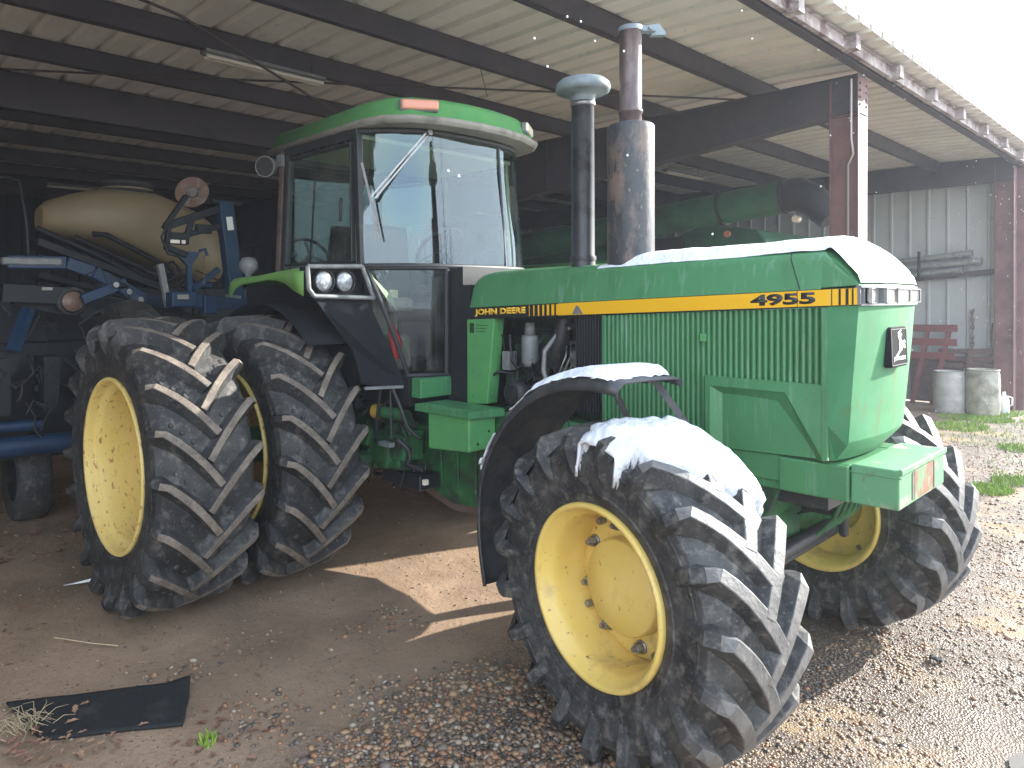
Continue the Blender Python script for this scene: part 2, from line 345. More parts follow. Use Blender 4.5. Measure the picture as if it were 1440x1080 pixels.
# rear duals
RR = .918; L_ = 3.04; RHW = .298
def rear_wheel(y, outer, side, seed, label, proto={}):
    b = MB(); b.sm = True; W = RHW-.02
    s = -1
    b.lathe([(.556, -W+.02), (.560, -W+.004), (.553, -W-.008), (.536, -W-.006), (.526, -W+.01), (.520, -W+.045), (.517, -W+.060), (.482, -W+.070), (.474, -W+.085), (.472, -W+.16), (.470, W-.14), (.50, W-.09), (.522, W-.03), (.55, W+.006), (.560, W-.004), (.556, W-.02)], axis='Y', n=80)
    d = W-.12
    b.lathe([(.487, d), (.40, d+.02), (.30, d-.01), (.22, d-.03), (.20, d-.03), (.12, d-.03)], axis='Y', n=64)
    w = b.build('rear_wheel', 'yellow_rusty', T, (-L_, y, RR)); w['label'] = label
    if side > 0: mirror_y(w)
    h = MB(); h.lathe([(.16, d-.025), (.16, d-.10), (.13, d-.12), (.07, d-.13), (.001, d-.13)], axis='Y', n=32)
    for k in range(10):
        a = 2*PI*k/10; h.tube([(.24*math.cos(a), d-.01, .24*math.sin(a)), (.24*math.cos(a), d-.06, .24*math.sin(a))], .016, 6, sm=False)
    h = h.build('hub', 'yellow_rusty', w)
    if side > 0: mirror_y(h)
    if 'm' not in proto:
        t = tyre_mesh(.938, .538, RHW, 20, .062, RR-.003, .042, .100, .35, True, 'rubber', 'lugtop', 'tyre', w, seed); proto['m'] = t.data
    else:
        t = bpy.data.objects.new('tyre', proto['m']); COL.objects.link(t); t.parent = w
        q = t.modifiers.new('b', 'BEVEL'); q.width = .005; q.segments = 2; q.limit_method = 'ANGLE'; q.angle_limit = R(40)
    return w
YO = 2.30-RHW; YI = 1.225
rear_wheel(-YO, True, -1, 3, 'outer dual rear wheel with rust-speckled yellow rim')
wi = rear_wheel(-YI, False, -1, 3, 'inner dual rear wheel tucked beside the cab')
wi.rotation_euler = (0, 0, 0)
rear_wheel(YI, False, 1, 3, 'inner dual rear wheel on the far side'); rear_wheel(YO, True, 1, 3, 'outer dual rear wheel on the far side')

# ---- hood
SL = .0427
def zs(x): return 1.901+SL*x                      # stripe bottom
def hy(x): return .365+.0145*(x+1.79)             # half width
def ze(x): return 2.149+.018*x                    # top edge of the side
def rear_round(x): return .085*(1-math.sqrt(max(0, 1-((min(x, -1.60)+1.60)/.155)**2))) if x < -1.60 else 0
XN = .655
def sec(x):
    """half cross-section (y, z) from the stripe bottom to the crown"""
    h = hy(x); e = ze(x)-rear_round(x); p = [(h, zs(x)), (h, zs(x)+.082), (h-.004, zs(x)+.084), (h-.028, e-.03), (h-.040, e-.008), (h-.062, e+.012), (h-.13, e+.028), (.10, e+.042), (0, e+.044)]
    return p
def nose_top(x):                                   # drop of the crown towards the lights
    return smooth(.50, .66, x)**1.2*.155 if x > .5 else 0
b = MB(); b.sm = True
xs = [-1.755, -1.74, -1.72, -1.70, -1.67, -1.64, -1.60]+lin(-1.5, .30, 10)+[.404]
def hoodpt(x, j):
    s = sec(x); k = len(s)
    if j < k: y, z = s[j]; y = -y
    else: y, z = s[2*k-2-j]
    return (x, y, z)
J = list(range(17))
b.grid(hoodpt, xs, J)
b.sm = False
s0 = [hoodpt(-1.755, j) for j in J]; b.add(s0, [tuple(range(17))])
hood = b.build('hood', 'green', T, recalc=True)
# front section of the hood with its slanting top
b = MB(); b.sm = True
xs2 = [.404, .44, .48, .50]
b.grid(hoodpt, xs2, J)
b.sm = False
def lightrow(y): return XN+.032-.034*(y/.4)**2         # plan curve of the nose
NZ0, NZ1 = 2.012, 1.930
ys = lin(-.40, .40, 13)
top = [hoodpt(.50, j) for j in J]
side_t = [(.50, -hy(.5), zs(.5)+.084)]
# sloping face from crown at x=.5 to the light row
def slope(i, t):
    y = ys[i]; yb = max(-.36, min(.36, y*.9)); 
    s = sec(.5); 
    ay = abs(yb); zz = s[-1][1]
    for q in range(len(s)-1):
        if s[q+1][0] <= ay <= s[q][0] and s[q][0] > s[q+1][0]: zz = s[q+1][1]+(s[q][1]-s[q+1][1])*(ay-s[q+1][0])/(s[q][0]-s[q+1][0]); break
    a = Vector((.50, yb, zz)); c = Vector((lightrow(y), y, NZ0+.004))
    p = a.lerp(c, t); p.z += .018*math.sin(PI*t); return tuple(p)
b.sm = True; b.grid(slope, range(13), lin(0, 1, 6)); b.sm = False
for sg in (0, 12):
    y = ys[sg]; s = sec(.5); P = [slope(sg, t) for t in lin(0, 1, 6)]; sy = -1 if sg == 0 else 1
    low = (.50, sy*hy(.5), zs(.5)+.084)
    rim_ = [(.50, sy*a_, z_) for a_, z_ in s[2:6]]
    b.add([low]+rim_[::1]+P[1:], [tuple(range(len(rim_)+6))])
hood_front = b.build('hood_front_section', 'green', T, bevel=0)
# black cowl seal between hood sections
b = MB(); pts = [(x, y*1.001, z+.0012) for (x, y, z) in [hoodpt(.445-.095*(.38, .39, .86, .95, 1, 1, 1, 1)[min(j-1, 15-j)], j) for j in range(1, 16)]]
b.tube(pts, .0025, 6); b.build('hood_seam', 'decal_black', T)

# nose shell: front face in two rakes, sides
b = MB(); b.sm = True
def nose(u, v):
    """u 0..1 across, v rows"""
    y = -.40+.80*u
    x0 = lightrow(y); rows = [(NZ1-.002, x0, 1), (1.75, x0-.012, 1), (1.55, x0-.028, .985), (1.335, x0-.045, .96), (1.315, x0-.052, .95), (1.235, x0-.115, .84)]
    z, x, k = rows[v]; return (x, y*k, z)
b.grid(nose, lin(0, 1, 17), range(4)); b.grid(nose, lin(0, 1, 17), (3, 4, 5))
b.sm = False
for u in (0, 1):
    e = [nose(u, v) for v in range(6)]; sg = -1 if u == 0 else 1
    bk = [(.527, sg*hy(.52), e[0][2]), (.527, sg*hy(.52), 1.40), (.50, sg*.36, 1.235)]
    b.add(e+bk[::-1], [tuple(range(9))])
und = [nose(u, 5) for u in lin(0, 1, 17)]; b.add(und+[(.45, .36, 1.235), (.45, -.36, 1.235)], [tuple(range(19))])
nose_o = b.build('nose_shell', 'green_nose', T)
# light band
b = MB()
band = [(lightrow(y)-.012, y*.995) for y in ys]
vs = [(x, y, NZ0+.002) for x, y in band]+[(x, y, NZ1) for x, y in band]; n = len(band)
b.add(vs, [(i, i+1, n+i+1, n+i) for i in range(n-1)])
for z0, z1 in ((NZ0-.008, NZ0+.003), (NZ1-.003, NZ1+.006)):
    for i in range(n-1):
        a = Vector((lightrow(ys[i]), ys[i], (z0+z1)/2)); c = Vector((lightrow(ys[i+1]), ys[i+1], (z0+z1)/2)); b.beam(a, c, .022, z1-z0)
for y in (-.397, -.365, -.18, 0, .18, .365, .397): b.box((lightrow(y)-.004, y, (NZ0+NZ1)/2), (.02, .014, .078))
band_o = b.build('light_band', 'grey', T)
for y0, y1 in ((-.355, -.19), (-.172, -.008), (.008, .172), (.19, .355)):
    yc = (y0+y1)/2; a = math.atan2(-.09*yc/.16, 1)
    l = MB(); rot = Matrix.Rotation(a, 3, 'Z')
    l.box((lightrow(yc)-.006, yc, (NZ0+NZ1)/2), (.014, abs(y1-y0)*.97, .058), rot)
    l.build('headlight', 'lens', band_o, bevel=.004)
    f = MB()
    for dz in (-.031, .031): f.box((lightrow(yc)+.001, yc, (NZ0+NZ1)/2+dz), (.012, abs(y1-y0), .005), rot)
    for dy in (-.5, .5):
        f.box(Vector((lightrow(yc)+.001, yc, (NZ0+NZ1)/2))+rot@Vector((0, dy*abs(y1-y0), 0)), (.012, .006, .064), rot)
    f.build('headlight_bezel', 'steel', band_o)
# side returns of the band (between stripe end and lights)
# ---- stripe on both sides
for sg in (-1, 1):
    b = MB()
    def q(x0, x1, f0, f1, mi, o=.0035):
        P = []
        for x, f in ((x0, f0), (x1, f0), (x1, f1), (x0, f1)):
            P.append((x, sg*(hy(x)+o), zs(x)+.078*f))
        b.prism(P, (0, -sg*.004, 0)); 
        for i in range(6): b.mi[-1-i] = mi
    q(-1.757, -1.02, 0, 1, 0); q(-1.02, .53, 0.0, 1, 0, .003)
    q(-.98, .398, .05, .96, 1, .005); q(.402, .648, .05, .96, 1, .005)
    for k in range(7):
        x = -1.215+k*.036; wd = .004+.0032*k; q(x, x+wd, .08, .92, 1, .005)
    q(.53, .648, 0, 1, 0, .003)
    for x, wd in ((.545, .004), (.575, .009), (.603, .012), (.628, .007)): q(x, x+wd, .06, .95, 0, .0065)
    st = b.build('hood_stripe', ['decal_black', 'decal_yellow'], T); 
    if sg < 0:
        d = Vector((1, -.0145, SL)).normalized()
        text_mesh('lettering', 'JOHN DEERE', 'deer_letter', st, (-1.70, -hy(-1.70)-.0042, zs(-1.70)+.014), d, (0, 0, 1), .052, .455, bold=.05)
        text_mesh('model_number', '4955', 'decal_black', st, (.185, -hy(.185)-.0057, zs(.185)+.013), d, (0, 0, 1), .054, .295, bold=.045)
        w = MB(); w.prism([(-.88, -hy(-.9)-.0065, zs(-.9)+.008), (-.80, -hy(-.8)-.0065, zs(-.8)+.008), (-.825, -hy(-.8)-.0065, zs(-.8)+.045), (-.845, -hy(-.8)-.0065, zs(-.8)+.058)], (0, .002, 0)); w.build('worn_patch', 'grey', st)
    else:
        d = Vector((-1, -.0145, -SL)).normalized()
        text_mesh('lettering', 'JOHN DEERE', 'deer_letter', st, (-1.25, hy(-1.25)+.0055, zs(-1.25)+.014), d, (0, 0, 1), .050, .455, bold=.03)
        text_mesh('model_number', '4955', 'decal_black', st, (.48, hy(.48)+.0075, zs(.48)+.013), d, (0, 0, 1), .052, .295, bold=.035)
# ---- side screens
for sg in (-1, 1):
    b = MB(); x = -.652; p = .0285
    y0 = lambda x: hy(x)-.012
    b.prism([(-.655, sg*(hy(0)-.030), zs(-.655)-.005), (.525, sg*(hy(0)-.030), zs(.525)-.005), (.525, sg*(hy(0)-.030), 1.24), (-.655, sg*(hy(0)-.030), 1.20)], (0, -sg*.01, 0))
    while x < .50:
        r = .0105; n = 6; zt = zs(x)-.004; zb = 1.23
        if x > -.05: zb = 1.53
        vs = []
        for z in (zt, zb):
            for k in range(n+1):
                a = PI*k/n; vs.append((x+p/2-math.cos(a)*r, sg*(y0(x)-.014+math.sin(a)*r*1.5), z))
        b.sm = True; b.add(vs, [(k, k+1, n+2+k, n+1+k) for k in range(n)]); b.sm = False; b.add(vs[n+1:], [tuple(range(n+1))])
        x += p
    scr = b.build('side_screen', 'green', T)
    f = MB(); f.bx(.500, .528, sg*(hy(.5)-.02), sg*(hy(.5)+.001), 1.24, zs(.51)-.004); f.build('screen_frame', 'green', T, bevel=.003); f = MB(); f.bx(-.672, -.648, sg*(hy(-.6)-.03), sg*(hy(-.6)), 1.22, zs(-.66)-.004); f.build('screen_frame', 'green', T, bevel=.003)
    lt = MB(); lt.bx(-.075, -.045, sg*.378, sg*.396, 1.745, 1.785); lt.build('screen_latch', 'green_light', scr, bevel=.002)
    # stamped lower panel with a pocket
    O = lambda x, z, d=0: (x, sg*(hy(.2)+.002-d), z)
    pa = [(-.02, 1.545), (.345, 1.545), (.47, 1.30), (.50, 1.238)]
    b = MB()
    b.add([O(-.045, 1.575), O(.525, 1.575), O(.525, 1.51), O(.345, 1.53), O(-.02, 1.53), O(-.045, 1.53)], [(0, 1, 2, 3, 4, 5)])
    b.add([O(.345, 1.53), O(.525, 1.51), O(.525, 1.40), O(.515, 1.235)], [(0, 1, 2, 3)])
    b.add([O(.345, 1.53), O(.515, 1.235), O(.455, 1.235, .05), O(.275, 1.465, .05)], [(0, 1, 2, 3)])
    b.add([O(.345, 1.53), O(.275, 1.465, .05), O(.045, 1.478, .05), O(-.02, 1.53)], [(0, 1, 2, 3)])
    b.add([O(.275, 1.465, .05), O(.455, 1.235, .05), O(.045, 1.235, .05), O(.045, 1.478, .05)], [(0, 1, 2, 3)])
    b.add([O(-.02, 1.53), O(.045, 1.478, .05), O(.045, 1.235, .05), O(-.02, 1.225)], [(0, 1, 2, 3)])
    b.add([O(-.045, 1.53), O(-.02, 1.53), O(-.02, 1.225), O(-.045, 1.225)], [(0, 1, 2, 3)])
    b.add([O(-.045, 1.575), O(-.045, 1.225), O(-.045, 1.225, .06), O(-.045, 1.575, .06)], [(0, 1, 2, 3)])
    b.add([O(-.045, 1.575), O(.525, 1.575), O(.525, 1.575, .06), O(-.045, 1.575, .06)], [(0, 1, 2, 3)])
    b.build('stamped_side_panel', 'green', T, recalc=False, solid=.003)
    # black fins behind the open engine bay
    b = MB()
    for k in range(11): x = -.862+k*.0195; b.bx(x, x+.008, sg*.345, sg*.372, 1.30, zs(x)-.003)
    b.bx(-.87, -.65, sg*.33, sg*.338, 1.30, 1.86)
    b.build('fan_guard', 'blackmatt', T)
    # cowl post
    b = MB(); o = 0
    b.prism([(-1.775, sg*.372, zs(-1.77)-.002), (-1.52, sg*.372, zs(-1.5)-.002), (-1.585, sg*.372, 1.27), (-1.775, sg*.372, 1.25)], (0, -sg*.10, 0))
    post = b.build('cowl_post', 'green_light', T, bevel=.006, seg=2)
    if sg < 0:
        dk = MB(); dk.bx(-1.745, -1.705, -.374, -.3735, 1.735, 1.80); dk.build('badge', 'decal_black', post)
        dk = MB()
        for (x0, x1, z0, z1) in ((-1.738, -1.712, 1.785, 1.79), (-1.738, -1.732, 1.765, 1.785), (-1.725, -1.712, 1.768, 1.778), (-1.738, -1.712, 1.742, 1.747), (-1.73, -1.718, 1.75, 1.758)): dk.bx(x0, x1, -.3745, -.374, z0, z1)
        for k, w_ in enumerate((.12, .10, .085)): dk.bx(-1.69, -1.69+w_, -.3735, -.373, 1.785-k*.02, 1.79-k*.02)
        dk.build('badge_mark', 'green_dark', post)

# ---- inner hood floor + firewall + radiator
b = MB(); b.bx(-1.80, .50, -.33, .33, 1.845, 1.865); b.bx(-.64, .50, -.31, .31, 1.0, 1.84); b.build('radiator_core', 'enginedark', T)
b = MB(); b.bx(-2.03, -1.86, -.315, .315, .95, 2.17); b.bx(-1.86, -1.765, -.352, .352, .95, 2.06); b.bx(-1.90, -1.85, -.335, .335, 2.0, 2.185); b.build('firewall', 'black', T)

# ---- engine
b = MB()
b.bx(-1.60, -.66, -.18, .20, .80, 1.46); b.bx(-1.55, -.72, -.15, .16, 1.46, 1.66); b.bx(-1.5, -.8, -.11, .12, 1.66, 1.76); b.bx(-1.74, -.66, .0, .12, .9, 1.842)
for k in range(6): b.bx(-1.52+k*.13, -1.44+k*.13, -.23, -.16, 1.36, 1.52)
for k in range(14):
    x = random.uniform(-1.55, -.75); z = random.uniform(.95, 1.5); b.box((x, -.21, z), (random.uniform(.05, .16), random.uniform(.06, .14), random.uniform(.05, .14)), Matrix.Rotation(random.uniform(-.4, .4), 3, 'Y'))
eng = b.build('engine', 'engine', T, bevel=.012, seg=2)
b = MB(); b.lathe([(.001, .05), (.05, .05), (.055, .04), (.055, -.12), (.045, -.15), (.001, -.15)], (-1.30, -.27, 1.68), 'Z', 20); b.lathe([(.001, .13), (.03, .13), (.036, .05), (.001, .05)], (-1.30, -.27, 1.68), 'Z', 16)
b.build('fuel_filter', 'grey', eng)
b = MB(); b.lathe([(.001, -.12), (.07, -.12), (.085, -.10), (.085, .02), (.07, .04), (.001, .04)], (-1.36, -.26, 1.36), 'Y', 24)
for k in range(8): a = PI*k/4; b.box((-1.36+.05*math.cos(a), -.385, 1.36+.05*math.sin(a)), (.012, .01, .03), Matrix.Rotation(-a, 3, 'Y'))
b.build('alternator', 'enginedark', eng)
b = MB(); b.tube([(-1.12, -.30, 1.40), (-1.14, -.33, 1.52), (-1.13, -.33, 1.64), (-1.06, -.30, 1.74), (-.98, -.24, 1.80)], .016, 8); b.build('hose', 'galv', eng)
b = MB(); b.tube([(-1.04, -.24, 1.86), (-1.05, -.26, 1.74), (-1.10, -.26, 1.62), (-1.12, -.22, 1.52)], [.055, .055, .05, .045], 12); b.build('intake_hose', 'enginedark', eng)
b = MB()
for k in range(6):
    x = -.98+k*.035; b.tube([(x-.10, -.26, 1.42), (x-.06, -.31, 1.50), (x, -.31, 1.62), (x-.05, -.24, 1.68), (x-.2, -.18, 1.70)], .006, 6)
b.build('fuel_line', 'steel', eng)
b = MB(); b.lathe([(.001, -.33), (.04, -.33), (.06, -.30), (.06, -.22), (.075, -.21), (.075, -.12), (.001, -.12)], (-.90, 0, 1.60), 'Y', 18); b.build('turbo', 'steel', eng)
b = MB(); b.bx(-1.25, -1.0, -.34, -.20, 1.20, 1.32); b.bx(-1.05, -.9, -.33, -.20, 1.3, 1.45); b.lathe([(.001, -.35), (.05, -.35), (.07, -.32), (.07, -.2)], (-1.10, 0, 1.38), 'Y', 14); b.build('injection_pump', 'engine', eng, bevel=.01)
b = MB(); b.bx(-1.49, -1.43, -.33, -.25, 1.50, 1.62); b.bx(-1.475, -1.445, -.334, -.33, 1.54, 1.575); b.build('starter_relay', 'grey', eng, bevel=.005)
b = MB(); rr = random.Random(5)
for k in range(26):
    x = rr.uniform(-1.55, -.8); z = rr.uniform(1.05, 1.75); y = -.28+rr.uniform(-.04, .05)
    p = [(x, y, z)]
    for q_ in range(4): x += rr.uniform(-.12, .12); z += rr.uniform(-.14, .1); y = max(-.345, min(-.2, y+rr.uniform(-.04, .04))); p.append((x, y, max(z, 1.0)))
    b.tube(p, rr.choice((.005, .007, .01, .013)), 6)
b.build('engine_wiring', 'enginedark', eng)

# ---- muffler and stacks
b = MB(); MX, MY = -.60, -.20
b.sm = True; b.lathe([(.055, 2.12), (.13, 2.15), (.133, 2.17), (.131, 2.55), (.133, 2.92), (.131, 2.945), (.12, 2.955), (.06, 2.958)], (MX, MY, 0), 'Z', 40)
mf = b.build('muffler', 'muffler', T)
b = MB(); b.lathe([(.062, 2.94), (.062, 3.02), (.068, 3.022), (.068, 3.035), (.062, 3.04), (.062, 3.50), (.066, 3.505), (.066, 3.515), (.058, 3.515), (.055, 3.2)], (MX, MY, 0), 'Z', 32)
b.build('exhaust_pipe', 'pipe', mf)
b = MB(); ang = R(-42); d = Vector((math.cos(R(47.7)), math.sin(R(47.7)), 0))
c = Vector((MX, MY, 3.50))
b.lathe([(.068, 3.485), (.068, 3.512), (.062, 3.512)], (MX, MY, 0), 'Z', 28)
b.beam(c+d*.05, c+d*.14, .05, .03); b.tube([c+d*.11+Vector((-.03, .03, 0)), c+d*.11+Vector((.03, -.03, 0))], .014, 8)
b.prism([c+d*.12+Vector((0, 0, -.03)), c+d*.20+Vector((0, 0, -.03)), c+d*.205+Vector((0, 0, -.02)), c+d*.165+Vector((0, 0, .035)), c+d*.12+Vector((0, 0, .03))], (-.03, .03, 0))
b.build('rain_flap', 'capgrey', mf)
b = MB(); IX, IY = -.935, -.20
b.lathe([(.074, 2.10), (.074, 2.2), (.070, 2.22), (.068, 3.13), (.072, 3.135), (.072, 3.155), (.064, 3.16)], (IX, IY, 0), 'Z', 32)
b.lathe([(.078, 2.19), (.080, 2.205), (.078, 2.22)], (IX, IY, 0), 'Z', 32)
st = b.build('intake_stack', 'intake', T)
b = MB(); b.lathe([(.066, 3.15), (.074, 3.155), (.074, 3.18), (.085, 3.20), (.14, 3.205), (.160, 3.215), (.166, 3.235), (.160, 3.262), (.135, 3.285), (.08, 3.293), (.001, 3.295)], (IX, IY, 0), 'Z', 40); b.build('mushroom_cap', 'capgrey', st)
b = MB(); b.lathe([(.0705, 3.125), (.076, 3.128), (.076, 3.146), (.0705, 3.149)], (IX, IY, 0), 'Z', 32); b.build('clamp_ring', 'steel', st)
# ---- emblem plate on the nose
b = MB(); ex = XN+.012; rot = Matrix.Rotation(R(-2.2), 3, 'Y'); EC = Vector((ex+.006, .0, 1.735))
out = []; w_, h_ = .145, .088
for cx_, cy_, a0 in ((1, 1, 0), (-1, 1, 90), (-1, -1, 180), (1, -1, 270)):
    for a in lin(a0, a0+90, 4): out.append((.118*cx_-.02*cx_+.02*math.cos(R(a)), .092*cy_-.02*cy_+.02*math.sin(R(a))))
b.prism([EC+rot@Vector((-.012, y, z)) for y, z in out], rot@Vector((.034, 0, 0)))
emb = b.build('emblem', 'emblem', nose_o, bevel=.004, seg=2)
def onplate(y, z, d=.0228): return EC+rot@Vector((d, y, z))
deer = [(430, 262), (440, 280), (405, 305), (440, 318), (445, 345), (425, 370), (432, 420), (470, 432), (482, 412), (492, 450), (480, 470), (494, 535), (472, 540), (452, 505), (440, 555), (400, 600), (365, 650), (345, 685), (332, 682), (345, 640), (385, 585), (403, 550), (398, 480), (402, 430), (393, 380), (383, 350), (395, 330), (383, 310), (400, 290), (415, 280)]
b = MB(); b.prism([onplate(((u-290)/230-.5)*.225, (.5-(v-220)/580)*.184, .0225) for u, v in deer], rot@Vector((.002, 0, 0))); b.build('deer_mark', 'white', emb, recalc=True)
text_mesh('emblem_lettering', 'JOHN DEERE', 'white', emb, onplate(-.085, -.066), (0, 1, 0), rot@Vector((0, 0, 1)), .022, .17, bold=.03)
b = MB()
for (y0, y1, z0, z1) in ((-.109, .109, .080, .083), (-.109, .109, -.083, -.080), (-.111, -.108, -.083, .083), (.108, .111, -.083, .083)):
    b.prism([onplate(y0, z0, .0225), onplate(y1, z0, .0225), onplate(y1, z1, .0225), onplate(y0, z1, .0225)], rot@Vector((.0015, 0, 0)))
b.build('emblem_border', 'grey', emb)

# ---- front frame, weight bracket, axle
b = MB()
for sg in (-1, 1): b.bx(-1.9, .60, sg*.20, sg*.335, 1.06, 1.225)
b.bx(.30, .60, -.36, .36, 1.065, 1.222); b.bx(-.2, .30, -.345, .345, 1.10, 1.225)
b.build('front_frame', 'green', T, bevel=.008, seg=2)
b = MB(); b.bx(.605, .79, -.345, .345, 1.065, 1.235)
br = b.build('weight_bracket', 'bracket', T, bevel=.006, seg=2)
b = MB(); b.bx(.7905, .7915, -.13, .15, 1.075, 1.205); b.build('worn_face', 'rustface', br); b = MB(); b.bx(.786, .802, -.345, .345, 1.215, 1.240); b.bx(.60, .80, -.35, -.345, 1.20, 1.206); b.bx(.60, .80, .345, .35, 1.20, 1.206); b.build('bracket_lip', 'bracket', br, bevel=.003)
for y in (-.16, .17):
    s_ = MB(); o8 = [(y+.012*math.cos(a)*.9, 1.14+.05*math.copysign(1, math.sin(a))+.012*math.sin(a)) for a in lin(0, 2*PI*.96, 16)]
    s_.prism([(.7905, yy, zz) for yy, zz in o8], (.0012, 0, 0)); s_.build('bracket_slot', 'decal_black', br)
b = MB()
b.tube([(0, -.72, RF-.02), (0, -.5, RF+.02), (0, -.2, RF+.06), (0, .2, RF+.06), (0, .5, RF+.02), (0, .72, RF-.02)], [.10, .085, .13, .13, .085, .10], 20)
b.lathe([(.001, -.22), (.10, -.2), (.19, -.10), (.20, .1), (.12, .2), (.001, .2)], (.02, 0, RF+.06), 'Y', 28)
b.bx(-.16, .18, -.22, .22, RF+.12, 1.07)
for sg in (-1, 1):
    b.prism([(.10, sg*.30, 1.07), (.30, sg*.30, 1.07), (.20, sg*.34, .80), (.06, sg*.34, .74)], (0, sg*.03, 0))
ax = b.build('front_axle', 'green_dark', T, bevel=.01, seg=2)
for sg in (-1, 1):
    k = MB(); k.tube([(-.0, sg*.74, RF-.22), (0, sg*.74, RF+.22)], .055, 14); k.lathe([(.001, 0), (.16, 0), (.17, .02), (.17, .12), (.13, .14)], (0, sg*.78, RF), 'Y', 28)
    k.prism([(-.08, sg*.72, RF+.16), (.12, sg*.72, RF+.16), (.10, sg*.72, RF+.30), (-.06, sg*.72, RF+.30)], (0, sg*.08, 0))
    k.build('steering_knuckle', 'green_dark', ax, rot=(0, 0, 0))
b = MB(); b.tube([(.24, -.62, RF-.03), (.24, .62, RF-.03)], .022, 10); b.tube([(.25, -.40, RF+.02), (.25, .40, RF+.02)], .04, 12); b.build('steering_cylinder', 'enginedark', ax)
b = MB(); b.bx(.22, .40, .10, .42, .86, .93); b.bx(.22, .27, .08, .13, .9, 1.08); b.bx(.35, .39, .25, .29, .72, .88); b.build('hitch_block', 'enginedark', ax, bevel=.01)
b = MB()
for q_ in range(5):
    y = -.05+q_*.09; b.tube([(.42, y, 1.07), (.46, y+.02, .98), (.42, y+.03, .88), (.36, y-.01, .80)], .012, 8)
b.build('brake_hose', 'green_dark', ax)

# ---- cab
def arc(y, z=2.2):
    k = smooth(2.19, 3.14, z); y_ = y/(1-.03*k)
    return -2.0-.36*abs(y_/.82)**3.3-.07*k
def arcp(t, z):                    # t in -1..1
    k = smooth(2.19, 3.14, z); y = .82*t*(1-.03*k); return (arc(y, z), y, z)
ts = [-1, -.97, -.93, -.88, -.82, -.74, -.64, -.5, -.35, -.2, 0, .2, .35, .5, .64, .74, .82, .88, .93, .97, 1]
cab = MB()
for sg in (-1, 1):
    cab.beam((-2.365, sg*.822, 1.45 if 0 else 2.14), (-2.435, sg*.80, 3.16), .045, .05, (1, 0, 0))
    cab.beam((-3.36, sg*.85, 2.15), (-3.33, sg*.82, 3.14), .05, .05, (1, 0, 0))
    cab.beam((-2.39, sg*.83, 2.19), (-3.40, sg*.85, 2.17), .05, .06)
    cab.beam((-2.42, sg*.80, 3.13), (-3.38, sg*.82, 3.13), .05, .07)
for z, r in ((2.195, .020), (3.145, .022)):
    cab.tube([arcp(t, z) for t in ts], r, 8)
for sg in (-1, 1):
    cab.tube([arcp(.33*sg if sg > 0 else -1, 2.2), arcp(.33*sg if sg > 0 else -1, 3.14)], .012, 8)
cab.bx(-3.44, -3.36, -.80, .80, 2.0, 2.25); cab.bx(-3.42, -3.36, -.8, .8, 3.05, 3.2)
cab.bx(-3.42, -2.42, -.78, .78, 1.42, 1.50)
cabf = cab.build('cab_frame', 'cabframe', T, bevel=.004)
for sg in (-1, 1):
    b = MB(); b.beam((-3.44, sg*.86, 2.12), (-3.40, sg*.835, 3.14), .035, .06, (1, 0, 0)); b.build('rear_pillar', 'cabrust', cabf, bevel=.004)
    b = MB(); b.beam((-2.41, sg*.795, 2.16), (-2.46, sg*.775, 3.12), .06, .02, (1, 0, 0)); b.build('pillar_trim', 'cream', cabf)
# windshield
b = MB(); zz = lin(2.21, 3.13, 8); b.grid(lambda t, z: arcp(t, z), [-1+i*.05 for i in range(41)], zz)
ws = b.build('windshield', 'ws', T)
# side windows
for sg in (-1, 1):
    b = MB(); P = [(-2.44, sg*.835, 2.235), (-3.31, sg*.858, 2.235), (-3.29, sg*.828, 3.07), (-2.49, sg*.806, 3.07)]
    b.add(P, [(0, 1, 2, 3)]); sw = b.build('side_window', 'sideglass', T)
    f = MB()
    for i in range(4): f.beam(P[i], P[(i+1) % 4], .02, .045, (0, 1, 0))
    for i in range(7):
        p = Vector(P[3]).lerp(Vector(P[2]), (i+.5)/7); f.tube([p+Vector((0, sg*-.012, .02)), p+Vector((0, sg*.02, .02))], .012, 6)
    p = Vector(P[1])+Vector((.10, sg*.02, .08)); f.tube([p, p+Vector((0, -sg*.03, 0))], .025, 10)
    f.build('window_frame', 'cabframe', sw, bevel=.003)
    h = MB(); h.tube([(-2.55, sg*.87, 2.52), (-2.53, sg*.88, 2.56), (-2.53, sg*.88, 2.64), (-2.55, sg*.86, 2.68)], .012, 8); h.build('window_latch', 'cabframe', sw)
b = MB(); b.add([(-3.40, -.74, 2.26), (-3.40, .74, 2.26), (-3.38, .74, 3.05), (-3.38, -.74, 3.05)], [(0, 1, 2, 3)]); b.build('rear_window', 'sideglass', T)
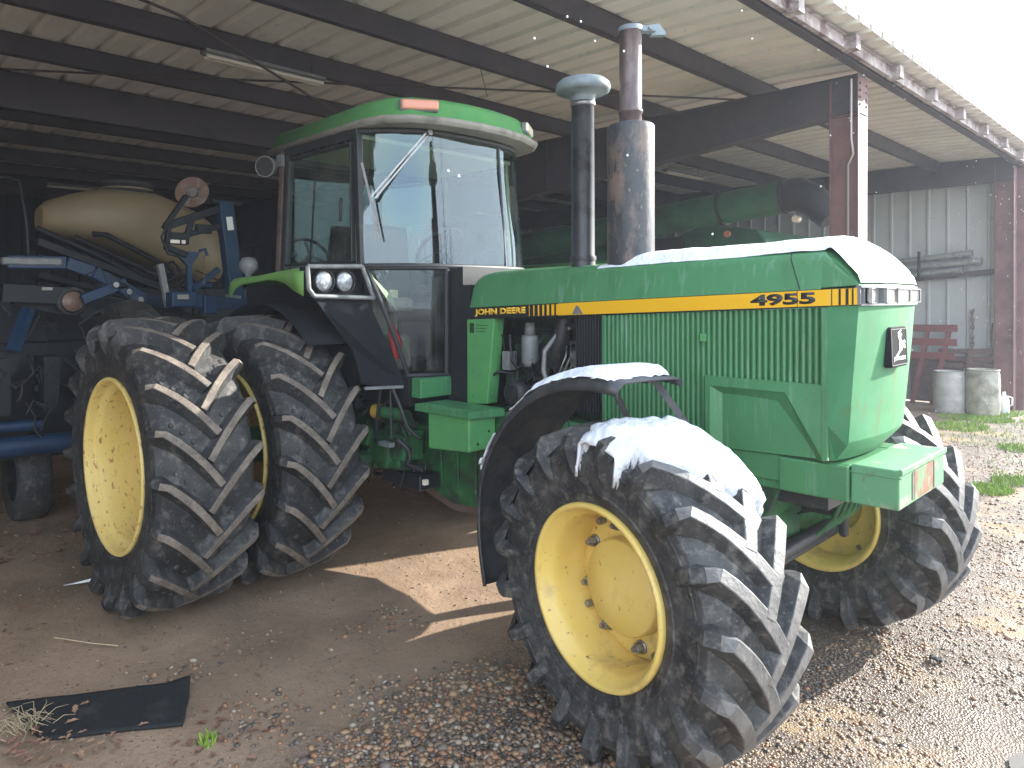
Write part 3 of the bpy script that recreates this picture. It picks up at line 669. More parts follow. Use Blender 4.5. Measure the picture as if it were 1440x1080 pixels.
# lower front wall and windows under the windshield
for sg in (-1, 1):
    def low(y, z): return (arc(y, 2.2)+.004, sg*y, z)
    yb = .335; yt = .80; ybot = .60
    b = MB()
    zr = lin(1.46, 2.17, 7)
    def lw(i, j, inset=0):
        z = zr[j]; k = (z-1.46)/.71; ymax = ybot+(yt-ybot)*k-.028-inset; return low(yb+.025+(ymax-yb-.025)*i/8, z)
    b.sm = True; b.grid(lambda i, j: lw(i, j), range(9), range(7)); b.sm = False
    lwn = b.build('lower_window', 'lowglass', T)
    f = MB()
    f.tube([low(yb, 2.175), low(yb, 1.43)], .022, 6, sm=False); f.tube([low(yb, 1.43), low(.46, 1.43), low(ybot, 1.43)], .020, 6, sm=False)
    f.tube([low(ybot+(yt-ybot)*k, 1.43+.74*k) for k in lin(0, 1, 8)], .018, 6, sm=False); f.tube([low(y, 2.178) for y in lin(yb, yt, 7)], .016, 6, sm=False)
    f.build('lower_window_frame', 'black', lwn, bevel=.002)
    # green sill box under it
    b = MB(); b.prism([(arc(.45)+.06, sg*.32, 1.42), (arc(.45)+.06, sg*.60, 1.42), (arc(.45)+.055, sg*.60, 1.285), (arc(.45)+.055, sg*.30, 1.285)], (-.10, 0, 0))
    b.build('sill_panel', 'green', T, bevel=.006, seg=2)
b = MB(); b.bx(-2.36, -2.04, -.5, .5, 1.40, 1.43); b.bx(-3.4, -2.1, -.62, .62, 1.22, 1.42); b.build('cab_floor', 'black', T)
# dashboard and seat, steering wheel, console
b = MB(); b.bx(-2.28, -2.06, -.28, .28, 1.45, 2.16); b.build('dashboard', 'enginedark', T, bevel=.03, seg=2)
b = MB(); b.tube([(-2.25, 0, 2.15), (-2.42, 0, 2.32)], .03, 10)
b.build('steering_column', 'black', T)
b = MB(); m_ = Matrix.Rotation(R(-52), 3, 'Y')
ring = [Vector((-2.45, 0, 2.34))+m_@Vector((.21*math.cos(a), .21*math.sin(a), 0)) for a in lin(0, 2*PI, 33)]; b.tube(ring, .016, 8)
for a in (0, 2.1, 4.2): b.tube([(-2.45, 0, 2.34), ring[int(a/2/PI*32)]], .010, 6)
b.build('steering_wheel', 'black', T)
b = MB(); b.box((-2.95, 0, 1.86), (.52, .54, .14)); b.box((-3.19, 0, 2.24), (.14, .54, .72), Matrix.Rotation(R(-8), 3, 'Y')); b.bx(-3.1, -2.75, -.2, .2, 1.45, 1.8)
se = b.build('driver_seat', 'enginedark', T, bevel=.045, seg=3)
for sg in (-1, 1):
    a_ = MB(); a_.bx(-3.12, -2.78, sg*.30, sg*.38, 2.02, 2.09); a_.build('armrest', 'seat', se, bevel=.02, seg=2)
b = MB(); b.bx(-3.0, -2.45, -.66, -.42, 1.45, 1.98); b.bx(-2.5, -2.32, -.60, -.40, 1.45, 1.70); b.build('control_console', 'seat', T, bevel=.03, seg=2)
b = MB(); b.box((-2.40, -.48, 1.92), (.16, .22, .11)); b.build('instrument_pod', 'rooflip', T, bevel=.035, seg=3)
b = MB()
for x, y, z in ((-2.5, -.5, 2.16), (-2.56, -.54, 2.12), (-2.62, -.48, 2.14)): b.tube([(x-.05, y, 1.95), (x, y, z)], .007, 6); b.lathe([(.001, .03), (.018, .02), (.018, -.01), (.001, -.02)], (x, y, z), 'Z', 10)
b.build('control_lever', 'steel', T)
b = MB(); b.prism([(-2.33, -.78, 2.15), (-2.27, -.66, 1.95), (-2.32, -.55, 1.88), (-2.36, -.52, 1.95), (-2.40, -.74, 2.15)], (0, .012, .0)); b.bx(-2.45, -2.36, -.57, -.50, 1.9, 2.03); b.build('lower_trim', 'cream', T)
b = MB(); b.tube([(-2.25, -.66, 1.80), (-2.21, -.64, 1.66), (-2.23, -.62, 1.55)], [.02, .045, .03], 10); b.build('rag', 'red', T)
b = MB(); b.bx(-3.38, -2.42, -.79, .79, 3.10, 3.13); b.build('headliner', 'cream', T)
# wipers
b = MB(); p0 = Vector((arc(-.50, 3.1)+.045, -.47, 3.13)); p1 = Vector((arc(-.80, 2.62)+.04, -.825, 2.62))
p1 = Vector((-2.26, -.82, 2.66))
b.beam(p0+Vector((0, .02, 0)), p1, .008, .012); b.beam(p0+Vector((0, .065, .01)), p1+Vector((0, .04, .0)), .008, .012); b.tube([p0+Vector((-.03, .05, .01)), p0+Vector((.02, .05, .01))], .022, 10)
wp = b.build('wiper_arm', 'steel', ws)
b = MB(); b.beam((-2.30, -.86, 2.90), (-2.19, -.79, 2.38), .007, .016); b.build('wiper_blade', 'steel', wp)
# roof
def rpoly(e, z):
    base = [(-3.74, .80), (-2.36, .835), (-2.16, .79), (-2.02, .66), (-1.92, .40), (-1.88, .15)]
    P = [(x, -y) for x, y in base]+[(x, y) for x, y in base[::-1]]
    out = []
    for x, y in P:
        cx = -2.85; v = Vector((x-cx, y)); out.append((cx+v.x*(1-e*.78), y*(1-e), z))
    return out
b = MB()
lay = [(.03, 3.165), (0, 3.185), (-.004, 3.20), (.005, 3.215)]
rings = [rpoly(e, z) for e, z in lay]; n = 12
vs = [p for r_ in rings for p in r_]; fs = [(i*n+k, i*n+(k+1) % n, (i+1)*n+(k+1) % n, (i+1)*n+k) for i in range(3) for k in range(n)]
b.sm = True; b.add(vs, fs); b.sm = False; b.add(rings[0], [tuple(range(n))])
b.add(rings[-1], [tuple(range(n))])
rl = b.build('roof_visor', 'rooflip', T)
b = MB(); lay = [(.02, 3.215), (.05, 3.24), (.075, 3.315), (.10, 3.348), (.16, 3.368), (.4, 3.385)]
rings = [rpoly(e, z) for e, z in lay]; vs = [p for r_ in rings for p in r_]
b.sm = True; b.add(vs, [(i*n+k, i*n+(k+1) % n, (i+1)*n+(k+1) % n, (i+1)*n+k) for i in range(5) for k in range(n)]); b.sm = False; b.add(rings[-1], [tuple(range(n))])
rf = b.build('cab_roof', 'green_light', T)
for y, m_ in ((-.56, 'amber'), (.56, 'palelens')):
    yy = y; l = MB(); xx = -2.035; rotz = Matrix.Rotation(R(35 if y < 0 else -35)*-1, 3, 'Z')
    rz_ = Matrix.Rotation(R(-32 if y < 0 else 32), 3, 'Z')
    l.box((xx, yy, 3.295), (.05, .26, .07), rz_); wl = l.build('warning_light', m_, rf, bevel=.014, seg=2)
    l = MB(); l.box((xx-.012, yy, 3.292), (.05, .275, .082), rz_); l.build('light_base', 'grey', wl, bevel=.01)
b = MB()
for i in range(3): b.box((-3.0+i*.2, -.815, 3.155), (.15, .015, .03))
b.build('roof_vent', 'black', rl)
# snow-free dark patches of lichen stay in material; work light on rear corner
b = MB(); c = Vector((-3.50, -.92, 3.03)); d = Vector((.55, -.8, -.1)).normalized()
b.tube([c-d*.10, c-d*.04, c+d*.02, c+d*.05], [.03, .075, .085, .085], 20); b.tube([c-d*.06, c+Vector((.08, .06, .04))], .018, 8); b.box(c+Vector((.10, .07, .04)), (.07, .05, .09))
wl = b.build('work_light', 'grey', T); b = MB(); b.tube([c+d*.048, c+d*.056], [.078, .07], 20); b.build('lamp_glass', 'blackmatt', wl)
b = MB(); c = Vector((-3.62, -1.03, 2.24)); b.lathe([(.001, .07), (.05, .06), (.075, .02), (.075, -.03), (.03, -.07), (.02, -.12)], c, 'Z', 18); b.build('rear_work_light', 'grey', T)

# ---- rear fenders with headlamp pods
for sg in (-1, 1):
    b = MB()
    def ft(x):                     # top height along x
        return 2.135+.045*smooth(-3.3, -2.4, x)
    xs_ = [-3.42, -3.38]+lin(-3.3, -2.34, 9)
    secf = [(.84, 0), (1.20, 0), (1.27, -.012), (1.30, -.04)]
    def fp(x, j):
        y, dz = secf[j] if j < 4 else (1.30, 0)
        if j < 4: return (x, sg*y, ft(x)+dz-(.06 if x < -3.40 else 0))
        u = (x+2.90)/.46; zb = 1.985+.12*math.sqrt(max(0, 1-min(1, abs(u))**2.2)) if abs(u) < 1 else 1.985
        return (x, sg*1.30, min(zb, ft(x)-.06))
    b.sm = True; b.grid(fp, xs_, range(5)); b.sm = False
    fen = b.build('rear_fender', 'green_pale', T, solid=.006)
    # pod
    P = [(-2.30, 1.295, 2.178), (-2.30, .862, 2.190), (-2.30, .765, 1.972), (-2.30, 1.245, 1.985), (-2.30, 1.285, 2.03)]
    P = [(x, sg*y, z) for x, y, z in P]
    b = MB(); 
    for i in range(5): b.tube([P[i], P[(i+1) % 5]], .016, 8)
    pod = b.build('headlamp_surround', 'grey', fen)
    b = MB(); b.add([Vector(p)+Vector((-.10, 0, 0)) for p in P], [tuple(range(5))])
    for i in range(5): b.add([P[i], P[(i+1) % 5], Vector(P[(i+1) % 5])+Vector((-.10, 0, 0)), Vector(P[i])+Vector((-.10, 0, 0))], [(0, 1, 2, 3)])
    b.build('pod_shell', 'black', fen)
    for y in (1.150, .985):
        l = MB(); l.lathe([(.070, -2.39), (.076, -2.33), (.078, -2.315), (.070, -2.315)], (0, sg*y, 2.085), 'X', 28); hl = l.build('headlamp_ring', 'blackmatt', fen)
        l = MB(); l.lathe([(.066, -2.33), (.05, -2.318), (.02, -2.312), (.001, -2.311)], (0, sg*y, 2.085), 'X', 28); l.build('fender_headlamp', 'headglass', fen)
    # black inner wall, lower splash panel
    b = MB()
    b.prism([(-2.335, sg*.80, 1.985), (-2.14, sg*.615, 1.375), (-2.20, sg*.76, 1.36), (-2.25, sg*.90, 1.39), (-2.29, sg*.95, 1.62), (-2.31, sg*1.245, 1.98)], (-.02, 0, 0))
    b.prism([(-2.33, sg*.80, 1.99), (-2.36, sg*.825, 2.2), (-2.33, sg*.84, 2.19), (-2.31, sg*.78, 1.98)], (-.02, 0, 0))
    sp = b.build('splash_panel', 'splash', T)
    b = MB(); b.beam((-2.20, sg*.92, 1.365), (-2.16, sg*.62, 1.355), .02, .02); b.build('panel_rail', 'grey', sp)
    b = MB()
    arcs = [(-L_+1.02*math.cos(a), .918+1.02*math.sin(a)) for a in lin(R(47), R(150), 14)]
    b.grid(lambda i, y: (arcs[i][0], sg*y, min(arcs[i][1], 2.05)), range(14), (.84, 1.27)); b.bx(-4.0, -2.4, sg*.82, sg*.85, 1.2, 2.1)
    b.build('fender_liner', 'splash', T, solid=.008)

# ---- chassis between the axles
b = MB()
b.bx(-3.6, -1.75, -.26, .26, .62, 1.22); b.bx(-1.78, -.6, -.24, .24, .70, 1.05)
b.prism([(-2.45, -.40, 1.05), (-.90, -.40, 1.05), (-.85, -.40, .80), (-1.05, -.40, .62), (-1.9, -.40, .55), (-2.4, -.40, .70)], (0, .80, 0))
b.bx(-1.5, -.3, -.40, -.34, .98, 1.16)
for k in range(9): x = -2.35+k*.17; b.bx(x, x+.025, -.42, -.40, .66, 1.02)
tr = b.build('transmission_housing', 'green_dark', T, bevel=.015, seg=2)
b = MB(); b.prism([(-2.4, -.38, .62), (-1.9, -.38, .50), (-1.1, -.38, .56), (-.9, -.38, .66), (-.9, -.38, .69), (-2.4, -.38, .67)], (0, .76, 0)); b.build('belly_plate', 'wood', tr)
b = MB(); b.lathe([(.16, -1.95), (.17, -1.9), (.12, -1.5), (.14, -.9), (.20, -.55), (.34, -.45), (.36, -.2), (.36, .2), (.34, .45), (.20, .55), (.14, .9), (.12, 1.5), (.17, 1.9), (.16, 1.95)], (-L_, 0, RR), 'Y', 32); b.build('rear_axle', 'green_dark', T)
# step platform and tool box
for sg in (-1, 1):
    b = MB(); b.prism([(-1.97, sg*.665, 1.262), (-1.455, sg*.665, 1.262), (-1.42, sg*.38, 1.262), (-1.97, sg*.38, 1.262)], (0, 0, -.010)); b.bx(-1.97, -1.455, sg*.665, sg*.675, 1.215, 1.262)
    b.prism([(-1.457, sg*.675, 1.262), (-1.457, sg*.675, 1.212), (-1.42, sg*.38, 1.212), (-1.42, sg*.38, 1.262)], (-.010, 0, 0))
    for k in range(12): b.bx(-1.93+k*.04, -1.915+k*.04, sg*.62, sg*.665, 1.261, 1.268)
    pl = b.build('step_platform', 'green', T, bevel=.003)
    b = MB(); b.prism([(-1.855, sg*.655, 1.25), (-1.468, sg*.655, 1.25), (-1.468, sg*.655, 1.005), (-1.855, sg*.655, .975)], (0, -sg*.24, 0))
    tb = b.build('tool_box', 'green_light', T, bevel=.010, seg=2)
    b = MB(); b.tube([(-1.469, sg*.58, 1.05), (-1.462, sg*.58, 1.05)], .008, 8); b.tube([(-1.469, sg*.48, 1.12), (-1.462, sg*.48, 1.12)], .008, 8); b.build('box_bolt', 'black', tb)
# hydraulic clutter below the cab
rr = random.Random(11)
b = MB()
for k in range(34):
    x = rr.uniform(-2.75, -2.05); y = -rr.uniform(.42, .74); z = rr.uniform(.75, 1.35); p = [(x, y, z)]
    for q_ in range(4): x += rr.uniform(-.12, .12); y += rr.uniform(-.05, .05); z += rr.uniform(-.20, .05); p.append((x, y, max(z, .62)))
    b.tube(p, rr.choice((.007, .009, .012, .016)), 6)
b.tube([(-2.28, -.72, 1.37), (-2.33, -.72, 1.10), (-2.36, -.70, .98)], .012, 8); b.tube([(-2.20, -.70, 1.37), (-2.19, -.70, 1.0)], .010, 8); b.tube([(-2.18, -.70, 1.36), (-2.05, -.66, 1.08), (-1.95, -.64, 1.02)], .013, 8)
b.build('hydraulic_hoses', 'enginedark', T)
b = MB()
for k in range(16): b.box((rr.uniform(-2.7, -2.1), -rr.uniform(.40, .62), rr.uniform(.75, 1.15)), [rr.uniform(.06, .2) for _ in range(3)], Matrix.Rotation(rr.uniform(-.5, .5), 3, 'X'))
b.lathe([(.001, -.68), (.09, -.68), (.11, -.64), (.11, -.40)], (-2.35, 0, .86), 'Y', 20); b.lathe([(.001, -.72), (.07, -.72), (.08, -.5)], (-2.58, 0, .78), 'Y', 20)
b.build('selective_valves', 'green_dark', T, bevel=.012, seg=2)
b = MB(); b.tube([(-2.42, -.66, 1.16), (-2.14, -.60, 1.15)], .045, 14); b.build('accumulator', 'green_dark', T)
b = MB(); b.tube([(-2.43, -.665, 1.16), (-2.37, -.65, 1.16)], .052, 14); b.build('yellow_cap', 'brass', T)
b = MB(); b.bx(-2.40, -1.98, -.62, -.44, .655, .76); b.build('drawbar_bracket', 'black', T, bevel=.008)
b = MB(); b.bx(-2.02, -1.955, -.60, -.565, .70, .735); b.build('reflective_tag', 'palelens', T)
b = MB(); b.box((-2.22, -.72, .96), (.12, .05, .03)); b.build('pedal_link', 'grey', T)

# ---- front fenders (turn with the wheels)
for sg, wy in ((-1, -FY), (1, FY)):
    cx, cy, cz = steer_pos(wy)
    b = MB(); yi, yo = (.16, -.20)
    angs = [R(a) for a in lin(81, 196, 26)]
    prof = [(.20, -.035), (.195, -.004), (.17, .0), (0, .004), (-.17, 0), (-.20, -.004), (-.225, -.03), (-.228, -.055)]
    def fpt(i, j):
        a = angs[i]; y, dr = prof[j]; w_ = 1-.12*smooth(R(100), R(76), a); r = .925+dr-.06*smooth(R(150), R(196), a); return (r*math.cos(a), -.01+y*w_*(-sg)*-1 if sg > 0 else -.01+y*w_, r*math.sin(a))
    b.sm = True; b.grid(fpt, range(26), range(8)); b.sm = False
    fo = b.build('front_fender', 'fender', T, (cx, cy, cz), (0, 0, STEER), solid=.008)
    ins = -sg
    b = MB(); b.beam((.02, ins*.12, .91), (.20, ins*.30, .55), .06, .03); b.beam((-.25, ins*.12, .88), (-.1, ins*.30, .35), .05, .03); b.beam((-.25, ins*.05, .885), (.08, ins*.05, .905), .05, .02); b.build('fender_bracket', 'fender', fo)
# ------------------------------------------------------------------ snow
def hood_z(x, y):
    s = sec(min(x, .5)); ay = min(abs(y), s[3][0])
    zz = s[3][1]
    for q in range(3, len(s)-1):
        if s[q+1][0] <= ay <= s[q][0]: zz = s[q+1][1]+(s[q][1]-s[q+1][1])*(ay-s[q+1][0])/(s[q][0]-s[q+1][0]); break
    if x > .5:
        t = (x-.5)/(lightrow(y)-.5); t = min(t, 1); zz = zz*(1-t)+(NZ0+.004)*t+.018*math.sin(PI*t)
    return zz
b = MB(); nx, ny = 110, 62
idx = {}; V = []; F = []
for i in range(nx+1):
    for j in range(ny+1):
        x = -.80+i*(1.50/nx); y = -.335+j*(.72/ny)
        if x > .5: y *= 1+.16*(x-.5)/.155
        xm = lightrow(y)+.004
        n_ = fbm(x*3.2, y*3.2, 3)*.5+fbm(x*11, y*11, 8)*.3
        m = min((x+.72)/.35, 1, (y+.345)/.07, (.385-y)/.05)+n_*.30
        if x > .47: m = max(m, -.1+.7*smooth(.47, .53, x))
        m = min(m, (xm-x)/.02+.15)
        if x > .55: m = max(m, .25)
        th = .048*smooth(0, .9, m)+.012*n_*smooth(0, .6, m)+min(0, m)*.12
        if m > -.35: idx[i, j] = len(V); V.append((min(x, xm), y, hood_z(x, y)+th+.002)); 
for i in range(nx):
    for j in range(ny):
        k = [(i, j), (i+1, j), (i+1, j+1), (i, j+1)]
        if all(q in idx for q in k): F.append(tuple(idx[q] for q in k))
b.sm = True; b.add(V, F)
hs = b.build('snow_cap', 'snow', solid=.0); tag(hs, 'melting white snow lying along the top of the green hood and nose', 'snow', 'patches of melting snow')

def snow_on_tyre(loc, rz, a_rng, maskf, Rbase, thick, name, label, seed):
    V = []; F = []; idx = {}; na, nyy = 130, 72
    for i in range(na+1):
        a = a_rng[0]+(a_rng[1]-a_rng[0])*i/na
        for j in range(nyy+1):
            y = -1.04+2.08*j/nyy
            m = maskf(a, y)+.34*fbm(a*5, y*3, seed)+.22*fbm(a*16, y*8, seed)
            if m > -.30:
                rb = Rbase(y); th = thick*smooth(0, .5, m)*(1+.9*fbm(a*9, y*5, seed+3))+min(0, m)*.5
                hwv = FH+.02
                idx[i, j] = len(V); V.append(((rb+th)*math.cos(a), y*hwv, (rb+th)*math.sin(a)))
    for i in range(na):
        for j in range(nyy):
            k = [(i, j), (i+1, j), (i+1, j+1), (i, j+1)]
            if all(q in idx for q in k): F.append(tuple(idx[q] for q in k))
    b = MB(); b.sm = True; b.add(V, F); o = b.build(name, 'snow', None, loc, (0, 0, rz), solid=.012)
    return tag(o, label, 'snow', 'patches of melting snow')
def mk(a, y):
    d = math.degrees(a)
    low = 50+24*max(0, -y)-8*max(0, y)          # lower front limit
    return min((d-low)/14, (93-12*max(0, y)-d)/10, 1, (y+1.08)/.12)
def rb(y): return .722-.004-.07*max(0, (abs(y)-.72)/.3)**1.5
snow_on_tyre(steer_pos(-FY), STEER, (R(8), R(112)), mk, rb, .017, 'snow_cap', 'thick snow patch draped over the top of the near front tyre', 5)
# on the black fender
cx, cy, cz = steer_pos(-FY)
V = []; F = []; idx = {}
for i in range(71):
    a = R(84)+R(82)*i/70
    for j in range(21):
        y = -.235+.40*j/20; d = math.degrees(a)
        w_ = 1-.12*smooth(R(100), R(76), a); r = .925-.06*smooth(R(150), R(196), a)
        c0 = (y-.01)/.13
        m = min((d-84)/8, (158-d)/12, 1.15-abs(c0-.0)*.75)+.3*fbm(a*5, y*9, 2)+.12*fbm(a*20, y*30, 4)
        if m > -.12: idx[i, j] = len(V); rr_ = r+.004+.042*smooth(0, .5, m)+max(-.005, min(0, m)*.05); V.append((rr_*math.cos(a), -.01+y*w_, rr_*math.sin(a)))
for i in range(70):
    for j in range(20):
        k = [(i, j), (i+1, j), (i+1, j+1), (i, j+1)]
        if all(q in idx for q in k): F.append(tuple(idx[q] for q in k))
b = MB(); b.sm = True; b.add(V, F); o = b.build('snow_cap', 'snow', None, (cx, cy, cz), (0, 0, STEER), solid=.002)
tag(o, 'narrow strip of snow clinging to the black front fender', 'snow', 'patches of melting snow')

# ------------------------------------------------------------------ the shed
CY = (-6.2, 4.13, 11.68)            # column lines
S = thing('machinery_shed', 'open-fronted steel machinery shed with dark red frame and pale ribbed roof', 'shed', (-8, 4, 0))
def sp(b, name, m, parent=S, **k):
    b.v = [(x+8 if parent is S else x, y-4 if parent is S else y, z) for x, y, z in b.v]
    return b.build(name, m, parent, **k)
# roof sheet
XB, YA, YB = -17.0, -22.0, 12.2
def roofz(x): return 4.405-.062*smooth(-1.6, -.45, x)*1.0
b = MB(); pr = []; y = YA
while y < YB:
    pr += [(y, 0), (y+.018, .052), (y+.080, .052), (y+.098, 0)]
    y += .305
xs_ = [XB, -10, -5, -1.6, -1.0, -.45]
b.grid(lambda i, j: (xs_[i], pr[j][0], roofz(xs_[i])+pr[j][1]), range(6), range(len(pr)), sm=False)
sp(b, 'roof', 'roof', solid=.0015)
# purlins (C channels)
def chan(x, z0, z1, w=.065, y0=YA+.1, y1=YB-.15, t=.006):
    b = MB(); b.bx(x-t, x, y0, y1, z0, z1); b.bx(x-w, x, y0, y1, z0-.003, z0+t); b.bx(x-w, x, y0, y1, z1-t, z1+.001); b.bx(x-w, x-w+t, y0, y1, z0, z0+.022); return b
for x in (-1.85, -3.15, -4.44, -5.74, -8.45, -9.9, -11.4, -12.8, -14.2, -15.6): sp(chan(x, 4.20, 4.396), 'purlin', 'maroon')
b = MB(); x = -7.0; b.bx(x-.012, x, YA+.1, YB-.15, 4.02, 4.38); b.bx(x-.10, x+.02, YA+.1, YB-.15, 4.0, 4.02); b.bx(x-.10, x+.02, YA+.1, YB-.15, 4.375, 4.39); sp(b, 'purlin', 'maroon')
# rafters
for k, yc in enumerate((-14.5, -6.2, 4.13, 11.68)):
    b = MB(); y0, y1 = yc, yc+.2; ym = (y0+y1)/2
    web = [(-.80, 3.84), (-2.2, 3.72), (-4.8, 3.48), (-7.5, 3.22), (-16.8, 3.22), (-16.8, 4.19), (-.80, 4.19)] if k < 3 else [(-.80, 3.97), (-16.8, 3.97), (-16.8, 4.38), (-.80, 4.38)]
    b.prism([(x, y0+.006 if k == 3 else y0+.03, z) for x, z in web], (0, .01, 0))
    bot = web[:5] if k < 3 else web[:2]
    for i in range(len(bot)-1): 
        a, c = bot[i], bot[i+1]; b.beam((a[0], ym, a[1]), (c[0], ym, c[1]), .2, .014)
    b.beam((-.80, ym, web[-1][1]+.002), (-16.8, ym, web[-1][1]+.002), .2, .014)
    for x in (-4.8, -7.5): b.bx(x-.005, x+.005, y0, y0+.03, 3.5, 4.19)
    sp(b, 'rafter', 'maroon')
    c = MB(); X0, X1 = -1.07, -.80
    zt = 3.83 if k < 3 else 3.96
    c.bx(X0, X0+.012, yc, yc+.27, 0, zt+.33); c.bx(X1-.012, X1, yc, yc+.27, 0, zt+.36); c.bx(X0+.012, X1-.012, yc+.05, yc+.06, 0, zt)
    c.bx(X0-.03, X1+.03, yc-.03, yc+.30, -.02, .015); c.bx(X0, X1, yc+.02, yc+.25, 3.80 if k < 3 else 3.94, 3.815 if k < 3 else 3.955)
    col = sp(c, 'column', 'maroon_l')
    if k == 2:
        c = MB(); c.tube([(-.86, yc-.02, 4.15), (-.86, yc-.02, 3.55), (-.84, yc-.02, 3.40), (-.90, yc+.02, 3.30), (-.90, yc+.02, .3)], .014, 8); sp(c, 'conduit', 'conduit')
        c = MB()
        for i in range(4): 
            for q in (-.09, .09): c.tube([(X1, yc+.135+q, 3.9+.07*i), (X1+.012, yc+.135+q, 3.9+.07*i)], .012, 6)
        sp(c, 'end_plate_bolts', 'maroon_l')
    c = MB(); c.bx(-16.9, -16.7, yc, yc+.2, 0, 4.2); sp(c, 'column', 'maroon')
# eave strut, outriggers, eave strip
b = MB(); b.bx(-.80, -.792, YA, YB-.1, 4.215, 4.335); b.bx(-.80, -.715, YA, YB-.1, 4.205, 4.213); sp(b, 'eave_beam', 'maroon')
b = MB(); b.bx(-.66, -.652, YA, YB, 4.232, 4.325); b.bx(-.70, -.652, YA, YB, 4.224, 4.2325); b.bx(-.66, -.62, YA, YB, 4.325, 4.329); sp(b, 'fascia', 'eave')
y = 2.12-1.27*12
while y < YB-.2:
    b = MB(); b.bx(-.69, -.56, y-.055, y+.055, 4.205, 4.335); sp(b, 'outrigger', 'eave', bevel=.004); y += 1.27
# brace rods
b = MB(); b.tube([(-3.2, -3.4, 4.17), (-3.7, -1.55, 4.14), (-4.5, .5, 3.86), (-5.3, 3.0, 3.5)], .012, 6); sp(b, 'brace_rod', 'cable')
b = MB(); b.tube([(-6.3, -2.5, 4.16), (-6.05, -2.18, 4.15), (-4.96, -.48, 4.15), (-3.03, 2.37, 4.15), (-1.9, 4.1, 4.15)], .011, 6); sp(b, 'brace_rod', 'cable')
b = MB(); b.tube([(-3.05, 1.03, 4.2), (-3.0, 1.1, 3.86)], .004, 5); sp(b, 'hanging_wire', 'cable')
# walls
def sheet_wall(p0, p1, z0, z1, m, rib=.305, depth=.03, nrm=None):
    p0 = Vector((*p0, 0)); p1 = Vector((*p1, 0)); d = p1-p0; l = d.length; d.normalize(); n = Vector(nrm)
    pr = []; t = 0
    while t < l:
        pr += [(t, 0), (t+.22, 0), (t+.236, depth), (t+.262, depth), (t+.278, 0)]; pr += [(t+.279, .0)]
        t += rib
    b = MB(); b.grid(lambda i, j: tuple(p0+d*pr[j][0]+n*pr[j][1]+Vector((0, 0, (z0, z1)[i]))), range(2), range(len(pr)), sm=False)
    return b
sp(sheet_wall((-17, 11.96), (-1.0, 11.96), .02, 4.36, 'wallsheet', nrm=(0, -1, 0)), 'end_wall', 'wallsheet', solid=.0015)
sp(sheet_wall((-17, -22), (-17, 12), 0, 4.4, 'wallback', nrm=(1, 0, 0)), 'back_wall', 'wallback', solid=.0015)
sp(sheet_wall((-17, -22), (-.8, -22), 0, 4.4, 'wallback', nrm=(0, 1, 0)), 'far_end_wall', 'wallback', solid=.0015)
b = MB(); b.bx(-1.02, -.70, 11.95, 12.0, 0, 4.3); sp(b, 'corner_trim', 'maroon_l')

def light_fixture(p, q, label):
    p = Vector(p); q = Vector(q); d = (q-p); t = thing('fluorescent_light', label, 'light', (p+q)/2, 0, 'fluorescent lights under the shed roof')
    d = d/2; b = MB(); b.beam(-d, d, .13, .03); b.beam(-d+Vector((0, 0, -.02)), d+Vector((0, 0, -.02)), .06, .03); b.build('housing', 'rust' if 0 else 'grey', t, bevel=.004)
    for s_ in (-.035, .035):
        x = d.cross(Vector((0, 0, 1))).normalized()*s_; b = MB(); b.tube([-d*.97+x+Vector((0, 0, -.045)), d*.97+x+Vector((0, 0, -.045))], .017, 10); b.build('tube_lamp', 'tube', t)
    for s_ in (-.8, .8): b = MB(); b.tube([d*s_, d*s_+Vector((0, 0, .22))], .004, 5); b.build('hanger', 'cable', t)
light_fixture((-4.40, -1.05, 4.16), (-4.42, .20, 4.16), 'unlit twin-tube light under the roof above and left of the cab')
light_fixture((-4.78, 7.24, 4.15), (-4.75, 8.42, 4.15), 'small unlit tube light right of the tall muffler, above the green auger')
light_fixture((-13.2, -.20, 4.15), (-13.2, 1.0, 4.15), 'distant unlit tube light above the cream tank')

# ------------------------------------------------------------------ pipes on the end wall
W = thing('wall_rack', 'dark pipe rack bracket fixed on the grey end wall', 'rack', (-1.9, 11.9, 2.3))
b = MB(); b.beam((-.9, -.02, -.03), (.98, -.02, .12), .03, .10); b.beam((-.9, -.16, -.03), (.3, -.16, .06), .04, .04); b.build('rail', 'cable', W)
b = MB(); b.bx(-.30, -.26, -.30, -.26, -.02, .50); b.bx(-.30, -.26, -.30, .04, -.02, .03); b.build('upright', 'black', W)
for k, (x0, x1, z, dy, lb) in enumerate(((-3.3, -1.42, 2.74, -.10, 'highest of the three grey pipes racked on the end wall'), (-3.3, -1.27, 2.60, -.13, 'middle grey pipe of the wall rack, reaching furthest right'), (-3.3, -1.55, 2.45, -.11, 'lowest grey pipe on the wall rack, above the rail'))):
    b = MB(); c0 = Vector((x0, 11.95+dy, z-.16)); c1 = Vector((x1, 11.95+dy, z)); d = (c1-c0).normalized()
    b.tube([c0, c1], .055, 14)
    for q in (.0, .07, .14, .22): b.tube([c1-d*(q+.03), c1-d*q], .068, 14)
    o = b.build('irrigation_pipe', 'galv', None); tag(o, lb, 'pipe', 'pipes racked on the end wall')

